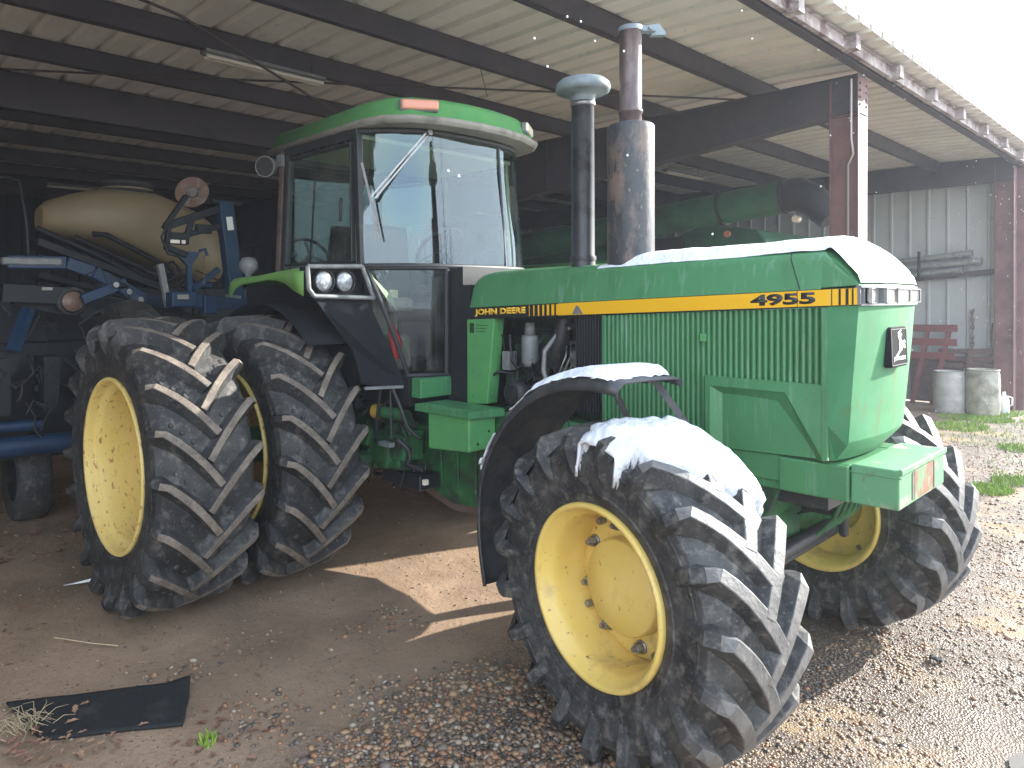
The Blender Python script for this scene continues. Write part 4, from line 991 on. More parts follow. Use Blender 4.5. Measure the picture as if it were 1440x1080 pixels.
# red painted slatted gate leaning on the wall, brown timber behind
G = thing('slatted_gate', 'red painted wooden slatted frame leaning against the end wall', 'gate', (-2.0, 11.55, 0))
for z in (1.38, 1.13, .88):
    b = MB(); b.beam((-1.1, -.02+z*.12, z), (.40-(.03 if z < 1 else 0), -.02+z*.12, z+.02), .03, .13); b.build('slat', 'redwood', G, bevel=.004)
for x0, x1 in ((.28, .05), (-.05, -.25), (-.6, -.75)):
    b = MB(); b.beam((x0, .18, 1.40), (x1, -.05, .02), .07, .04, (0, 1, 0)); b.build('upright', 'redwood', G, bevel=.004)
b = MB(); b.bx(-3.2, -1.55, 11.84, 11.93, .02, 1.35)
W2 = thing('timber_stack', 'dark brown old timber boards propped behind the barrels', 'timber', (-1.5, 11.75, 0))
for z in (.98, .84, .72): b = MB(); b.beam((-.4, 0, z), (.40, .02, z+.03), .03, .09); b.build('board', 'wood', W2, bevel=.004)
b = MB(); b.beam((.10, -.06, 1.0), (-.02, -.1, .05), .08, .04, (0, 1, 0)); b.build('post', 'wood', W2)
b = MB(); b.bx(-.85, -.05, .06, .10, .03, .85); b.build('board', 'wood', W2)
b = MB(); b.tube([(-1.17, 11.85, .9), (-1.15, 11.88, 1.2), (-1.13, 11.9, 1.5)], .012, 6); o = b.build('leaning_rod', 'rust'); tag(o, 'thin rusty rod leaning on the wall behind the right barrel', 'rod')
b = MB()
for k in range(24):
    a = k*.7; z = .95+k*.033; b.tube([(-1.42+.035*math.cos(a), 11.88, z), (-1.42-.035*math.cos(a), 11.87, z+.035)], .012, 6)
o = b.build('hanging_chain', 'rust'); tag(o, 'rusty chain hanging on the grey end wall above the barrels', 'chain')

# ------------------------------------------------------------------ barrels, jug
def barrel(c, r, h, m, label, tilt):
    t = thing('barrel', label, 'barrel', c, tilt, 'plastic barrels by the end wall')
    b = MB(); b.lathe([(r*.90, .0), (r*.97, .03), (r*.99, .10), (r*1.0, h*.3), (r*1.03, h*.34), (r*1.0, h*.38), (r, h*.62), (r*1.03, h*.66), (r, h*.70), (r*.98, h*.9), (r*.93, h*.97), (r*.93, h), (r*.87, h), (r*.87, h*.97), (r*.85, h*.8), (r*.84, .02), (.001, .02)], axis='Z', n=36); b.build('shell', m, t)
    b = MB(); b.lathe([(r*.93, h*.985), (r*.975, h*.99), (r*.975, h*1.01), (r*.90, h*1.012), (r*.86, h*.99)], axis='Z', n=36); b.build('rim', m, t)
    return t
barrel((-1.52, 10.80, .0), .235, .70, 'barrel_w', 'smoother white plastic barrel, left of the pair', .3)
barrel((-1.06, 10.82, .0), .232, .76, 'barrel_d', 'grimy grey-stained barrel, right of the pair with grass at its foot', 1.2)
J_ = thing('jug', 'small white plastic jug on the ground right of the barrels', 'jug', (-.86, 11.25, 0))
b = MB(); b.lathe([(.001, 0), (.075, 0), (.08, .03), (.08, .22), (.06, .29), (.025, .33), (.025, .37), (.001, .37)], axis='Z', n=20); b.build('body', 'jug', J_)
b = MB(); b.tube([(.05, .03, .30), (.11, .03, .28), (.11, .03, .16), (.075, .03, .14)], .012, 6); b.build('handle', 'jug', J_)

# ------------------------------------------------------------------ combine behind
C = thing('combine_harvester', 'green combine harvester with a long unloading auger parked deeper in the shed', 'combine', (-5, 7.2, 0))
def cp(b, name, m, parent=C, **k):
    b.v = [(x+5 if parent is C else x, y-7.2 if parent is C else y, z) for x, y, z in b.v]; return b.build(name, m, parent, **k)
A0 = Vector((-7.6, 6.55, 2.92)); A1 = Vector((-2.50, 6.55, 3.38)); ad = (A1-A0).normalized()
b = MB(); b.tube([A0, A1], .235, 28); cp(b, 'auger_tube', 'combine')
b = MB(); b.tube([A0+ad*4.20, A0+ad*4.24], .26, 28); b.tube([A1-ad*.02, A1+ad*.03], .25, 28); cp(b, 'auger_collar', 'enginedark')
b = MB(); b.tube([A1, A1+ad*.16, A1+ad*.36+Vector((0, 0, -.12)), A1+ad*.60+Vector((0, 0, -.42))], [.24, .24, .22, .17], 20); cp(b, 'auger_spout', 'black')
b = MB(); b.prism([(-9.5, 7.3, .9), (-3.1, 7.3, .9), (-3.1, 7.3, 2.85), (-3.25, 7.3, 3.02), (-4.05, 7.3, 3.18), (-4.6, 7.3, 3.0), (-9.5, 7.3, 3.0)], (0, 2.6, 0)); cp(b, 'body', 'combine', bevel=.03, seg=2)
b = MB(); b.prism([(-5.4, 7.28, 2.55), (-4.3, 7.28, 2.55), (-4.5, 7.28, 2.98), (-5.4, 7.28, 2.98)], (0, .03, 0)); b.prism([(-4.15, 7.28, 2.4), (-3.3, 7.28, 2.4), (-3.3, 7.28, 2.72), (-4.15, 7.28, 2.80)], (0, .03, 0)); cp(b, 'side_recess', 'enginedark')
b = MB(); b.tube([(-3.7, 7.32, 2.98), (-3.7, 7.25, 2.98)], .05, 14); cp(b, 'marker_light', 'amber')
b = MB(); b.tube([(-2.35, 6.6, 3.05), (-2.35, 6.5, 3.05)], .05, 12); cp(b, 'auger_lamp', 'palelens')
b = MB(); b.bx(-9.5, -3.2, 7.25, 7.29, 2.42, 2.46); b.tube([(-8, 7.1, 2.6), (-5.5, 7.1, 2.62)], .03, 8); cp(b, 'trim_rail', 'green_light')
for x, r in ((-4.2, .62), (-8.2, .95)):
    b = MB(); b.lathe([(r*.55, -.2), (r*.95, -.22), (r, -.16), (r, .16), (r*.95, .22), (r*.55, .2)], (x, 7.5, r), 'Y', 36); wv = cp(b, 'wheel', 'rubber')
    b = MB(); b.lathe([(r*.56, -.18), (r*.5, -.1), (r*.2, -.04), (.001, -.04)], (x+5, .3, r), 'Y', 30); b.build('rim', 'yellow', wv)

# ------------------------------------------------------------------ planter
P_ = thing('seed_planter', 'blue folded seed planter with cream tank parked behind the rear wheels', 'planter', (-5.5, -2, 0))
def pp(b, name, m, **k):
    b.v = [(x+5.5, y+2, z) for x, y, z in b.v]; return b.build(name, m, P_, **k)
st_ = [(-1.97, 2.765, .11, .16), (-1.90, 2.775, .17, .26), (-1.7, 2.79, .235, .40), (-1.45, 2.79, .30, .48), (-1.2, 2.75, .36, .52), (-.95, 2.69, .41, .54), (-.7, 2.60, .42, .54), (-.5, 2.53, .41, .52), (-.33, 2.47, .36, .46), (-.22, 2.44, .27, .34), (-.16, 2.43, .12, .15)]
b = MB(); b.sm = True; vs = []; n = 28
for y, z, hz, hx in st_:
    for k in range(n):
        a = 2*PI*k/n; ca, sa = math.cos(a), math.sin(a); e = .75
        vs.append((-6.1+hx*math.copysign(abs(ca)**e, ca), y, z+hz*math.copysign(abs(sa)**e, sa)))
b.add(vs, [(i*n+k, i*n+(k+1) % n, (i+1)*n+(k+1) % n, (i+1)*n+k) for i in range(len(st_)-1) for k in range(n)]); b.sm = False; b.add(vs[:n], [tuple(range(n))]); b.add(vs[-n:], [tuple(range(n))])
tk = pp(b, 'tank', 'tank')
b = MB(); b.lathe([(.26, 3.02), (.27, 3.10), (.24, 3.105), (.24, 3.13), (.27, 3.14), (.28, 3.17), (.26, 3.19), (.001, 3.20)], (-6.05, -1.16, 0), 'Z', 32); pp(b, 'tank_lid', 'blackmatt')
b = MB(); b.lathe([(.245, 3.085), (.262, 3.09), (.262, 3.115), (.245, 3.12)], (-6.05, -1.16, 0), 'Z', 32); pp(b, 'lid_ring', 'tank')
b = MB(); q = [(-5.62, -1.62, 2.60), (-5.62, -1.50, 2.60), (-5.60, -.86, 2.28), (-5.60, -.82, 2.22), (-5.62, -.90, 2.16), (-5.62, -1.78, 2.56)]
b.tube(q, .025, 8); b.tube([(-5.6, -2.1, 2.62), (-5.6, -1.7, 2.45), (-5.6, -.9, 2.05)], .03, 8); b.beam((-5.8, -2.1, 2.5), (-5.8, -.6, 1.95), .5, .06); b.beam((-5.7, -2.1, 2.2), (-5.7, -.5, 1.8), .3, .05); pp(b, 'tank_cradle', 'planter_dark')
b = MB(); P = [(-5, -2.46, 2.28), (-5, -2.02, 2.285), (-5, -1.80, 2.21), (-5, -1.38, 1.98), (-5, -1.0, 1.86)]
for i in range(4): b.beam(P[i], P[i+1], .09, .10 if i else .085, (1, 0, 0)) if 0 else b.beam(P[i], P[i+1], .09, .11)
pp(b, 'folding_arm', 'planter', bevel=.01)
b = MB(); b.beam((-4.99, -2.5, 2.285), (-4.99, -2.06, 2.29), .10, .06); pp(b, 'worn_arm_end', 'grey', bevel=.01)
b = MB(); b.tube([(-5, -2.30, 2.28), (-5, -2.31, 2.6), (-5.05, -2.35, 2.96), (-5.1, -2.45, 2.98), (-5.3, -2.9, 2.98)], .014, 8); pp(b, 'handrail', 'planter_dark')
b = MB(); b.beam((-4.9, -2.33, 1.90), (-4.85, -2.45, 1.56), .12, .05); pp(b, 'marker_strut', 'planter')
b = MB(); b.beam((-5, -2.5, 2.03), (-5, -2.0, 2.0), .12, .14); b.beam((-5.1, -2.4, 1.98), (-5.1, -1.6, 1.8), .10, .10); pp(b, 'toolbar', 'planter_dark')
b = MB(); b.bx(-4.93, -4.925, -2.22, -2.14, 2.05, 2.075); pp(b, 'pale_sticker', 'rooflip')
b = MB(); b.lathe([(.001, -.03), (.05, -.03), (.085, -.02), (.085, .02), (.001, .02)], (-4.95, -1.98, 1.955), 'X', 24); wv = pp(b, 'gauge_wheel', 'rust')
b = MB(); b.lathe([(.10, -.03), (.125, -.025), (.125, .03), (.10, .035)], (-4.97, -1.98, 1.955), 'X', 24); pp(b, 'wheel_tyre', 'rubber')
b = MB(); b.beam((-4.9, -1.92, 1.97), (-4.9, -1.55, 2.12), .05, .09); b.beam((-4.9, -1.62, 2.10), (-4.9, -1.40, 1.92), .05, .09); pp(b, 'link_arm', 'planter', bevel=.008)
for (y, z) in ((-1.66, 2.10), (-1.55, 2.04), (-1.45, 1.97)): b = MB(); b.tube([(-4.87, y, z), (-4.83, y, z)], .025, 10); pp(b, 'pivot_pin', 'steel')
# mast with disc marker
b = MB(); b.beam((-4.5, -.82, 2.86), (-4.5, -.70, 1.90), .135, .12, (1, 0, 0)); ms = pp(b, 'marker_mast', 'planter', bevel=.008)
b = MB(); b.beam((-4.435, -.80, 2.72), (-4.433, -.785, 2.60), .06, .004, (1, 0, 0)); pp(b, 'white_label', 'white')
b = MB(); b.beam((-4.436, -.835, 2.0), (-4.432, -.69, 1.985), .03, .004, (1, 0, 0)); pp(b, 'worn_band', 'grey')
dc = Vector((-4.45, -1.14, 2.915)); dn = Vector((.78, -.55, .28)).normalized(); u = dn.orthogonal().normalized(); v = dn.cross(u)
def dome(c, n_, rad, h, b, seg=28):
    u = n_.orthogonal().normalized(); v = n_.cross(u); pf = [(rad, 0), (rad*.93, -.012), (rad*.6, -h*.8), (rad*.35, -h), (.001, -h)]
    vs = [c+n_*hh+(u*math.cos(2*PI*k/seg)+v*math.sin(2*PI*k/seg))*r for r, hh in pf for k in range(seg)]
    b.sm = True; b.add(vs, [(i*seg+k, i*seg+(k+1) % seg, (i+1)*seg+(k+1) % seg, (i+1)*seg+k) for i in range(4) for k in range(seg)]); b.sm = False
b = MB(); dome(dc, dn, .145, .04, b); dm = pp(b, 'marker_disc', 'rust', solid=.005)
b = MB(); b.tube([dc-dn*.04, dc+dn*.0], .045, 14)
for k in range(5): a = 2*PI*k/5; b.tube([dc-dn*.035+(u*math.cos(a)+v*math.sin(a))*.065, dc-dn*.01+(u*math.cos(a)+v*math.sin(a))*.065], .010, 6)
pp(b, 'disc_hub', 'steel')
b = MB(); b.lathe([(.001, -.14), (.03, -.14), (.03, .14), (.001, .14)], (-4.5, -.80, 2.86), 'Y', 10)
b.beam((-4.5, -.85, 2.80), (-4.5, -1.36, 2.60), .05, .07); b.beam((-4.5, -.85, 2.64), (-4.5, -1.30, 2.50), .05, .05); b.beam((-4.48, -1.33, 2.66), (-4.48, -1.36, 2.40), .04, .05, (1, 0, 0)); b.beam((-4.48, -1.18, 2.88), (-4.48, -1.38, 2.58), .04, .05, (1, 0, 0)); b.beam((-4.48, -1.36, 2.42), (-4.48, -1.18, 2.36), .05, .05); b.beam((-4.48, -1.12, 2.70), (-4.48, -1.2, 2.46), .05, .04, (1, 0, 0)); b.box((-4.48, -1.25, 2.50), (.08, .16, .10)); b.box((-4.49, -1.02, 2.60), (.06, .14, .08))
b.tube([(-4.45, -1.36, 2.6), (-4.43, -1.42, 2.5), (-4.44, -1.36, 2.36), (-4.44, -1.26, 2.34)], .012, 6)
pp(b, 'marker_linkage', 'planter_dark', bevel=.006)
b = MB(); b.bx(-4.44, -4.43, -1.34, -1.26, 2.455, 2.485); b.bx(-4.44, -4.43, -1.24, -1.21, 2.455, 2.485); pp(b, 'reflector', 'palelens')
b = MB(); b.prism([(-4.48, -1.26, 2.39), (-4.48, -1.06, 2.39), (-4.48, -1.07, 2.36), (-4.48, -1.13, 2.27), (-4.48, -1.13, 1.98), (-4.48, -1.17, 1.98), (-4.48, -1.17, 2.27), (-4.48, -1.25, 2.35)], (-.05, 0, 0)); b.tube([(-4.46, -1.07, 2.40), (-4.46, -1.02, 2.42), (-4.46, -1.0, 2.36)], .014, 6); pp(b, 'lock_bracket', 'planter')
b = MB()
for k in range(10): z = 2.36-k*.026; b.tube([(-4.46, -1.03+.008*(k % 2), z), (-4.46, -1.03-.008*(k % 2), z-.024)], .006, 5)
pp(b, 'lock_chain', 'rust')
b = MB(); b.beam((-4.5, -1.32, 1.97), (-4.5, -.40, 1.90), .14, .12); b.box((-4.5, -1.22, 1.97), (.16, .22, .13)); b.box((-4.46, -1.0, 1.92), (.16, .12, .16)); b.box((-4.46, -.45, 1.92), (.12, .08, .07)); b.box((-4.46, -.6, 1.92), (.12, .10, .08)); b.beam((-4.55, -1.1, 2.05), (-4.55, -.85, 2.25), .05, .05); b.beam((-4.6, -1.15, 2.1), (-4.6, -.9, 2.1), .06, .05); pp(b, 'cross_beam', 'planter', bevel=.008)
b = MB(); b.bx(-4.40, -4.39, -1.30, -1.20, 1.97, 2.01); pp(b, 'pale_sticker', 'rooflip')
b = MB(); b.beam((-4.62, -1.36, 2.28), (-4.60, -1.30, 1.90), .05, .05, (1, 0, 0)); pp(b, 'grey_post', 'grey')
b = MB(); rr = random.Random(21)
for k in range(70):
    y = rr.uniform(-3.4, -1.2); z = rr.uniform(1.1, 1.85); x = -4.9+rr.uniform(-.5, .2); p = [(x, y, z)]
    for q_ in range(3): y += rr.uniform(-.12, .12); z += rr.uniform(-.2, .12); p.append((x, y, z))
    b.tube(p, rr.choice((.006, .009, .013)), 5)
for k in range(20):
    y = rr.uniform(-2.0, -.9); z = rr.uniform(1.85, 2.3); x = -4.9; b.tube([(x, y, z), (x+.05, y+rr.uniform(.05, .3), z+rr.uniform(-.15, .15)), (x, y+rr.uniform(.1, .4), z-rr.uniform(.1, .3))], rr.choice((.007, .012)), 5)
tag(pp(b, 'seed_hoses', 'blackmatt'), kind='stuff')
for u in range(6):
    b = MB(); yc = -3.25+u*.36
    b.bx(-5.15, -4.85, yc-.06, yc+.06, 1.05, 1.5)
    for k in range(7): b.box((-5.0+rr.uniform(-.2, .1), yc+rr.uniform(-.08, .08), rr.uniform(1.08, 1.48)), [rr.uniform(.05, .16) for _ in range(3)], Matrix.Rotation(rr.uniform(-.6, .6), 3, 'X'))
    pp(b, 'row_unit', 'planter_dark')
b = MB(); b.bx(-5.8, -5.5, -4.5, 0, .55, 1.6); b.bx(-5.9, -5.6, -4.5, .3, 1.5, 2.1); pp(b, 'main_frame', 'planter_dark', bevel=.02)
b = MB(); b.tube([(-5, -4.2, .83), (-5, -1.7, .74)], .085, 14); b.tube([(-5.05, -4.2, .97), (-5.05, -2.2, .92)], .05, 10); pp(b, 'lift_tube', 'planter')
b = MB(); b.prism([(-4.35, -1.72, 1.74), (-4.35, -1.62, 1.70), (-4.35, -1.71, 1.62)], (-.05, 0, 0)); b.tube([(-4.8, -1.9, 1.6), (-4.4, -1.70, 1.70)], .02, 6); pp(b, 'blue_flap', 'planter')
for y in (-3.9, -2.2, -.5):
    b = MB(); b.lathe([(.20, -.12), (.36, -.13), (.38, -.09), (.38, .09), (.36, .13), (.20, .12)], (-5.6, y, .38), 'Y', 30); wv = pp(b, 'transport_wheel', 'rubber')
# third tyre peeking over the dual belongs to the planter
b = MB(); b.lathe([(.42, -.13), (.60, -.16), (.65, -.11), (.67, 0), (.65, .11), (.60, .16), (.42, .13)], (-4.62, -1.62, 1.30), 'Y', 44); pp(b, 'carrier_tyre', 'rubber')
# ------------------------------------------------------------------ ground
def gravel_amount(x, y):
    """0 = bare dirt of the shed floor, 1 = gravel yard"""
    e = x-.18-(-1.55+.25*max(0, -y-1.0)*0-.35*smooth(-1, -3, y)*-1)
    return smooth(-.35, .55, e+.45*fbm(x*.9, y*.9, 1))
def ground_z(x, y):
    d = math.hypot(x+.5, y+.5)
    k = 1-smooth(12, 30, d)
    wheel = 1-smooth(.9, 1.3, min(math.hypot(x-px, (y-py)*1.2) for px, py in ((0, -1.05), (0, 1.05), (-3.04, -2.03), (-3.04, -1.2), (-3.04, 1.2))))
    return k*(.022*fbm(x*.6, y*.6, 4)+.006*fbm(x*3, y*3, 9))*(1-wheel)-.004-.035*math.exp(-((x-1.35)/.45)**2-((y-.15)/.5)**2)
def wetness(x, y):
    w = smooth(-.1, .6, fbm(x*.8, y*.8, 12)+.1)*.6*smooth(-1.0, .3, x)
    w = max(w, 1.15*math.exp(-((x-1.05)/.62)**2-((y-.25)/.62)**2), .9*math.exp(-((x+.1)/.45)**2-((y-7.2)/1.4)**2))
    return min(1, w)
gx = sorted(set([-60, -30, -20, -14, -11, -9]+[round(v, 3) for v in lin(-8, 5, 131)]+[6, 7, 9, 12, 18, 30, 60, 150]))
gy = sorted(set([-150, -60, -30, -18, -12, -9, -7]+[round(v, 3) for v in lin(-6, 14, 201)]+[16, 20, 28, 45, 80, 150]))
b = MB(); b.grid(lambda i, j: (gx[i], gy[j], ground_z(gx[i], gy[j])), range(len(gx)), range(len(gy)))
g = b.build('ground', 'white', recalc=False); tag(g, kind='structure')
if g.data.polygons[0].normal.z < 0: g.data.flip_normals()
m = bpy.data.materials.new('dirt_and_gravel'); m.use_nodes = True; nt = m.node_tree; N = nt.nodes; L = nt.links; B = N['Principled BSDF']
tc = N.new('ShaderNodeTexCoord')
def noise(sc, det=8, rgh=.6, stretch=None):
    n = N.new('ShaderNodeTexNoise'); n.inputs['Scale'].default_value = sc; n.inputs['Detail'].default_value = det; n.inputs['Roughness'].default_value = rgh
    if stretch:
        mp = N.new('ShaderNodeMapping'); mp.inputs['Scale'].default_value = stretch; L.new(tc.outputs['Object'], mp.inputs[0]); L.new(mp.outputs[0], n.inputs[0])
    else: L.new(tc.outputs['Object'], n.inputs[0])
    return n.outputs['Fac']
def rng_(v, a, b_, c=0, d=1):
    r = N.new('ShaderNodeMapRange'); r.inputs[1].default_value = a; r.inputs[2].default_value = b_; r.inputs[3].default_value = c; r.inputs[4].default_value = d
    L.new(v, r.inputs[0]); return r.outputs[0]
def mixc(f, a, b_):
    x = N.new('ShaderNodeMix'); x.data_type = 'RGBA'; L.new(f, x.inputs['Factor'])
    for k, v in (('A', a), ('B', b_)):
        if isinstance(v, tuple): x.inputs[k].default_value = (*v, 1)
        else: L.new(v, x.inputs[k])
    return x.outputs['Result']
def math_(op, a, b_=None):
    x = N.new('ShaderNodeMath'); x.operation = op
    for k, v in enumerate((a, b_)):
        if v is None: continue
        if isinstance(v, (int, float)): x.inputs[k].default_value = v
        else: L.new(v, x.inputs[k])
    return x.outputs[0]
at_ = N.new('ShaderNodeAttribute'); at_.attribute_name = 'gravel'
dirt = mixc(rng_(noise(1.4), .4, .65), (.33, .225, .145), (.215, .145, .092))
dirt_old = mixc(rng_(noise(1.4), .4, .65), (.145, .098, .066), (.088, .062, .046))
dirt = mixc(rng_(noise(14), .55, .75), dirt, (.27, .20, .145))
dirt = mixc(rng_(noise(60, 4), .60, .70), dirt, (.05, .04, .032))
dirt = mixc(rng_(noise(110, 3), .66, .72), dirt, (.28, .25, .21))
v = N.new('ShaderNodeTexVoronoi'); v.inputs['Scale'].default_value = 85; L.new(tc.outputs['Object'], v.inputs[0])
v2 = N.new('ShaderNodeTexVoronoi'); v2.inputs['Scale'].default_value = 46; L.new(tc.outputs['Object'], v2.inputs[0])
cr = N.new('ShaderNodeValToRGB'); e = cr.color_ramp.elements; e[0].color = (.09, .07, .052, 1); e[1].color = (.46, .40, .33, 1); e[1].position = 1
for p, c in ((.3, (.24, .16, .095, 1)), (.5, (.32, .23, .15, 1)), (.7, (.17, .16, .15, 1)), (.85, (.40, .30, .20, 1))): q = e.new(p); q.color = c
L.new(v.outputs['Color'], cr.inputs[0])
peb = mixc(rng_(v.outputs['Distance'], .3, .62), cr.outputs[0], (.03, .024, .018))
mud = rng_(noise(1.5), .50, .58)
peb = mixc(mud, peb, (.25, .17, .09))
peb = mixc(rng_(noise(38, 4), .58, .66), peb, (.36, .31, .27))
peb = mixc(rng_(noise(30, 4), .60, .68), peb, (.08, .06, .05))
col = mixc(at_.outputs['Fac'], dirt, peb)
wet = N.new('ShaderNodeAttribute'); wet.attribute_name = 'wet'
colw = mixc(wet.outputs['Fac'], col, (.085, .056, .034))
colm = N.new('ShaderNodeMix'); colm.data_type = 'RGBA'; colm.inputs['Factor'].default_value = .85; L.new(col, colm.inputs['A']); L.new(colw, colm.inputs['B'])
L.new(colm.outputs['Result'], B.inputs['Base Color'])
rough = math_('SUBTRACT', rng_(noise(5), .35, .7, .55, .95), math_('MULTIPLY', wet.outputs['Fac'], .30)); L.new(rough, B.inputs['Roughness'])
h = math_('ADD', math_('MULTIPLY', rng_(v.outputs['Distance'], 0, .6, 1, 0), math_('MULTIPLY', at_.outputs['Fac'], .006)), math_('MULTIPLY', noise(45, 6), .004))
h = math_('ADD', h, math_('MULTIPLY', noise(9, 6), .010))
bp = N.new('ShaderNodeBump'); bp.inputs['Distance'].default_value = 1; bp.inputs['Strength'].default_value = .9; L.new(h, bp.inputs['Height']); L.new(bp.outputs[0], B.inputs['Normal'])
g.data.materials.clear(); g.data.materials.append(m)
co = [v_.co for v_ in g.data.vertices]
a1 = g.data.attributes.new('gravel', 'FLOAT', 'POINT'); a1.data.foreach_set('value', [gravel_amount(c.x, c.y) for c in co])
a2 = g.data.attributes.new('wet', 'FLOAT', 'POINT'); a2.data.foreach_set('value', [wetness(c.x, c.y) for c in co])
M['water'] = mat('muddy_water', (.05, .035, .02), .04, spec=.7, bump=.002, bscale=6)
b = MB(); n = 40; c0 = (1.42, .10)
ring = [(c0[0]+(.30+.09*vn(math.cos(2*PI*k/n)*2+5, math.sin(2*PI*k/n)*2+5))*math.cos(2*PI*k/n)*.9, c0[1]+(.40+.12*vn(math.cos(2*PI*k/n)*2, math.sin(2*PI*k/n)*2))*math.sin(2*PI*k/n), -.026) for k in range(n)]
b.add(ring, [tuple(range(n))]); pu = b.build('puddle', 'water', recalc=False); tag(pu, kind='structure')
if pu.data.polygons[0].normal.z < 0: pu.data.flip_normals()

# pebbles: real little stones, dense in front
ico = bmesh.new(); bmesh.ops.create_icosphere(ico, subdivisions=1, radius=1); iv = np.array([v_.co[:] for v_ in ico.verts]); it = np.array([[v_.index for v_ in f.verts] for f in ico.faces]); ico.free()
pts = []
def scatter(n, x0, x1, y0, y1, smin, smax, need=.35):
    X = rng.uniform(x0, x1, n); Y = rng.uniform(y0, y1, n)
    for x, y in zip(X, Y):
        if x > 0 and wetness(x, y) > rng.uniform(.45, 1.0): continue
        if gravel_amount(x, y)+rng.uniform(-.3, .3) > need+(.3 if x < 0 else .75)*vn(x*2.3, y*2.3, 3): pts.append((x, y, rng.uniform(smin, smax)*(1+.6*(rng.random() < .06))))
scatter(17000, -2.1, .9, -3.3, -.9, .006, .0155)
scatter(2500, -2.0, .6, -3.3, -1.4, .012, .020)
scatter(8000, .2, 2.3, -2.2, 1.0, .003, .011)
scatter(6000, .2, 3.2, .5, 3.5, .005, .010)
scatter(5000, -1.2, 4.0, 3.0, 8.0, .007, .013)
for q in range(1600):
    x, y = rng.uniform(-5, -1.3), rng.uniform(-3.3, 1); pts.append((x, y, rng.uniform(.003, .008)))
P = np.array(pts); n = len(P); sc = np.stack([P[:, 2]*rng.uniform(.8, 1.5, n), P[:, 2]*rng.uniform(.7, 1.2, n), P[:, 2]*rng.uniform(.4, .8, n)], 1)
th = rng.uniform(0, 2*PI, n); jit = 1+rng.uniform(-.16, .16, (n, len(iv), 1)); V = iv[None]*jit*sc[:, None, :]
Vx = V[..., 0]*np.cos(th)[:, None]-V[..., 1]*np.sin(th)[:, None]; Vy = V[..., 0]*np.sin(th)[:, None]+V[..., 1]*np.cos(th)[:, None]
gz = np.array([ground_z(a, c) for a, c in P[:, :2]])
V = np.stack([Vx+P[:, 0:1], Vy+P[:, 1:2], V[..., 2]+gz[:, None]+P[:, 2:3]*.22], -1)
me = bpy.data.meshes.new('pebbles'); nv = n*len(iv); nf = n*len(it)
me.vertices.add(nv); me.vertices.foreach_set('co', V.reshape(-1)); me.loops.add(nf*3); me.polygons.add(nf)
tri = (it[None]+np.arange(n)[:, None, None]*len(iv)).reshape(-1).astype(np.int32)
me.loops.foreach_set('vertex_index', tri); me.polygons.foreach_set('loop_start', np.arange(0, nf*3, 3, dtype=np.int32)); me.polygons.foreach_set('use_smooth', np.ones(nf, bool))
me.update(); me.validate()
at = me.attributes.new('pick', 'FLOAT', 'POINT'); at.data.foreach_set('value', np.repeat(rng.random(n), len(iv)))
mp = bpy.data.materials.new('pebble_stone'); mp.use_nodes = True; nt = mp.node_tree; N = nt.nodes; L = nt.links; B = N['Principled BSDF']
a_ = N.new('ShaderNodeAttribute'); a_.attribute_name = 'pick'; cr = N.new('ShaderNodeValToRGB'); cr.color_ramp.interpolation = 'CONSTANT'; e = cr.color_ramp.elements
cols = [(.27, .145, .075), (.18, .105, .06), (.30, .19, .10), (.10, .08, .062), (.32, .225, .14), (.24, .15, .085), (.14, .11, .085), (.29, .14, .07), (.34, .28, .21), (.17, .12, .08), (.29, .20, .125), (.08, .065, .055)]
e[0].color = (*cols[0], 1); e[1].color = (*cols[1], 1); e[1].position = 1/12
for k in range(2, 12): q = e.new(k/12); q.color = (*cols[k], 1)
L.new(a_.outputs['Fac'], cr.inputs[0]); L.new(cr.outputs[0], B.inputs['Base Color']); B.inputs['Roughness'].default_value = .5
me.materials.append(mp); po = bpy.data.objects.new('pebbles', me); COL.objects.link(po); tag(po, 'brown and grey river pebbles strewn over the yard', 'gravel', kind='stuff')

# leaves
b = MB(); rr = random.Random(3)
def leaf(x, y, s, z=0):
    a = rr.uniform(0, 2*PI); c, s_ = math.cos(a), math.sin(a); t1, t2 = rr.uniform(-.3, .5), rr.uniform(-.3, .5); gz_ = ground_z(x, y)+.006+z
    P = [(-s, 0), (-.4*s, .45*s), (.1*s, .3*s), (.3*s, .55*s), (.55*s, .15*s), (s, 0), (.55*s, -.2*s), (.3*s, -.5*s), (.05*s, -.3*s), (-.4*s, -.4*s)]
    vs = [(x+u*c-w*s_, y+u*s_+w*c, gz_+abs(w)*.5+max(0, u*t1)+s*.15*rr.random()) for u, w in P]; b.add([(x, y, gz_+.002)]+vs, [(0, 1+k, 1+(k+1) % 10) for k in range(10)])
for k in range(420): leaf(rr.uniform(-6.5, -4.3), rr.uniform(-3.8, -1.6), rr.uniform(.02, .045))
for k in range(70): leaf(rr.gauss(-1.75, .16), rr.gauss(-2.95, .12), rr.uniform(.015, .035), rr.uniform(0, .02))
for k in range(110): leaf(rr.uniform(-4.3, -1.2), rr.uniform(-3.3, -1.9), rr.uniform(.010, .025))
for k in range(26): leaf(rr.gauss(-1.30, .14), rr.gauss(-2.38, .12), rr.uniform(.012, .03))
for k in range(60): leaf(rr.uniform(.3, 2), rr.uniform(-1, 3), rr.uniform(.008, .016))
lv = b.build('fallen_leaves', 'leaf', recalc=False); tag(lv, 'dry red-brown leaves scattered over the dirt', 'leaves', kind='stuff')
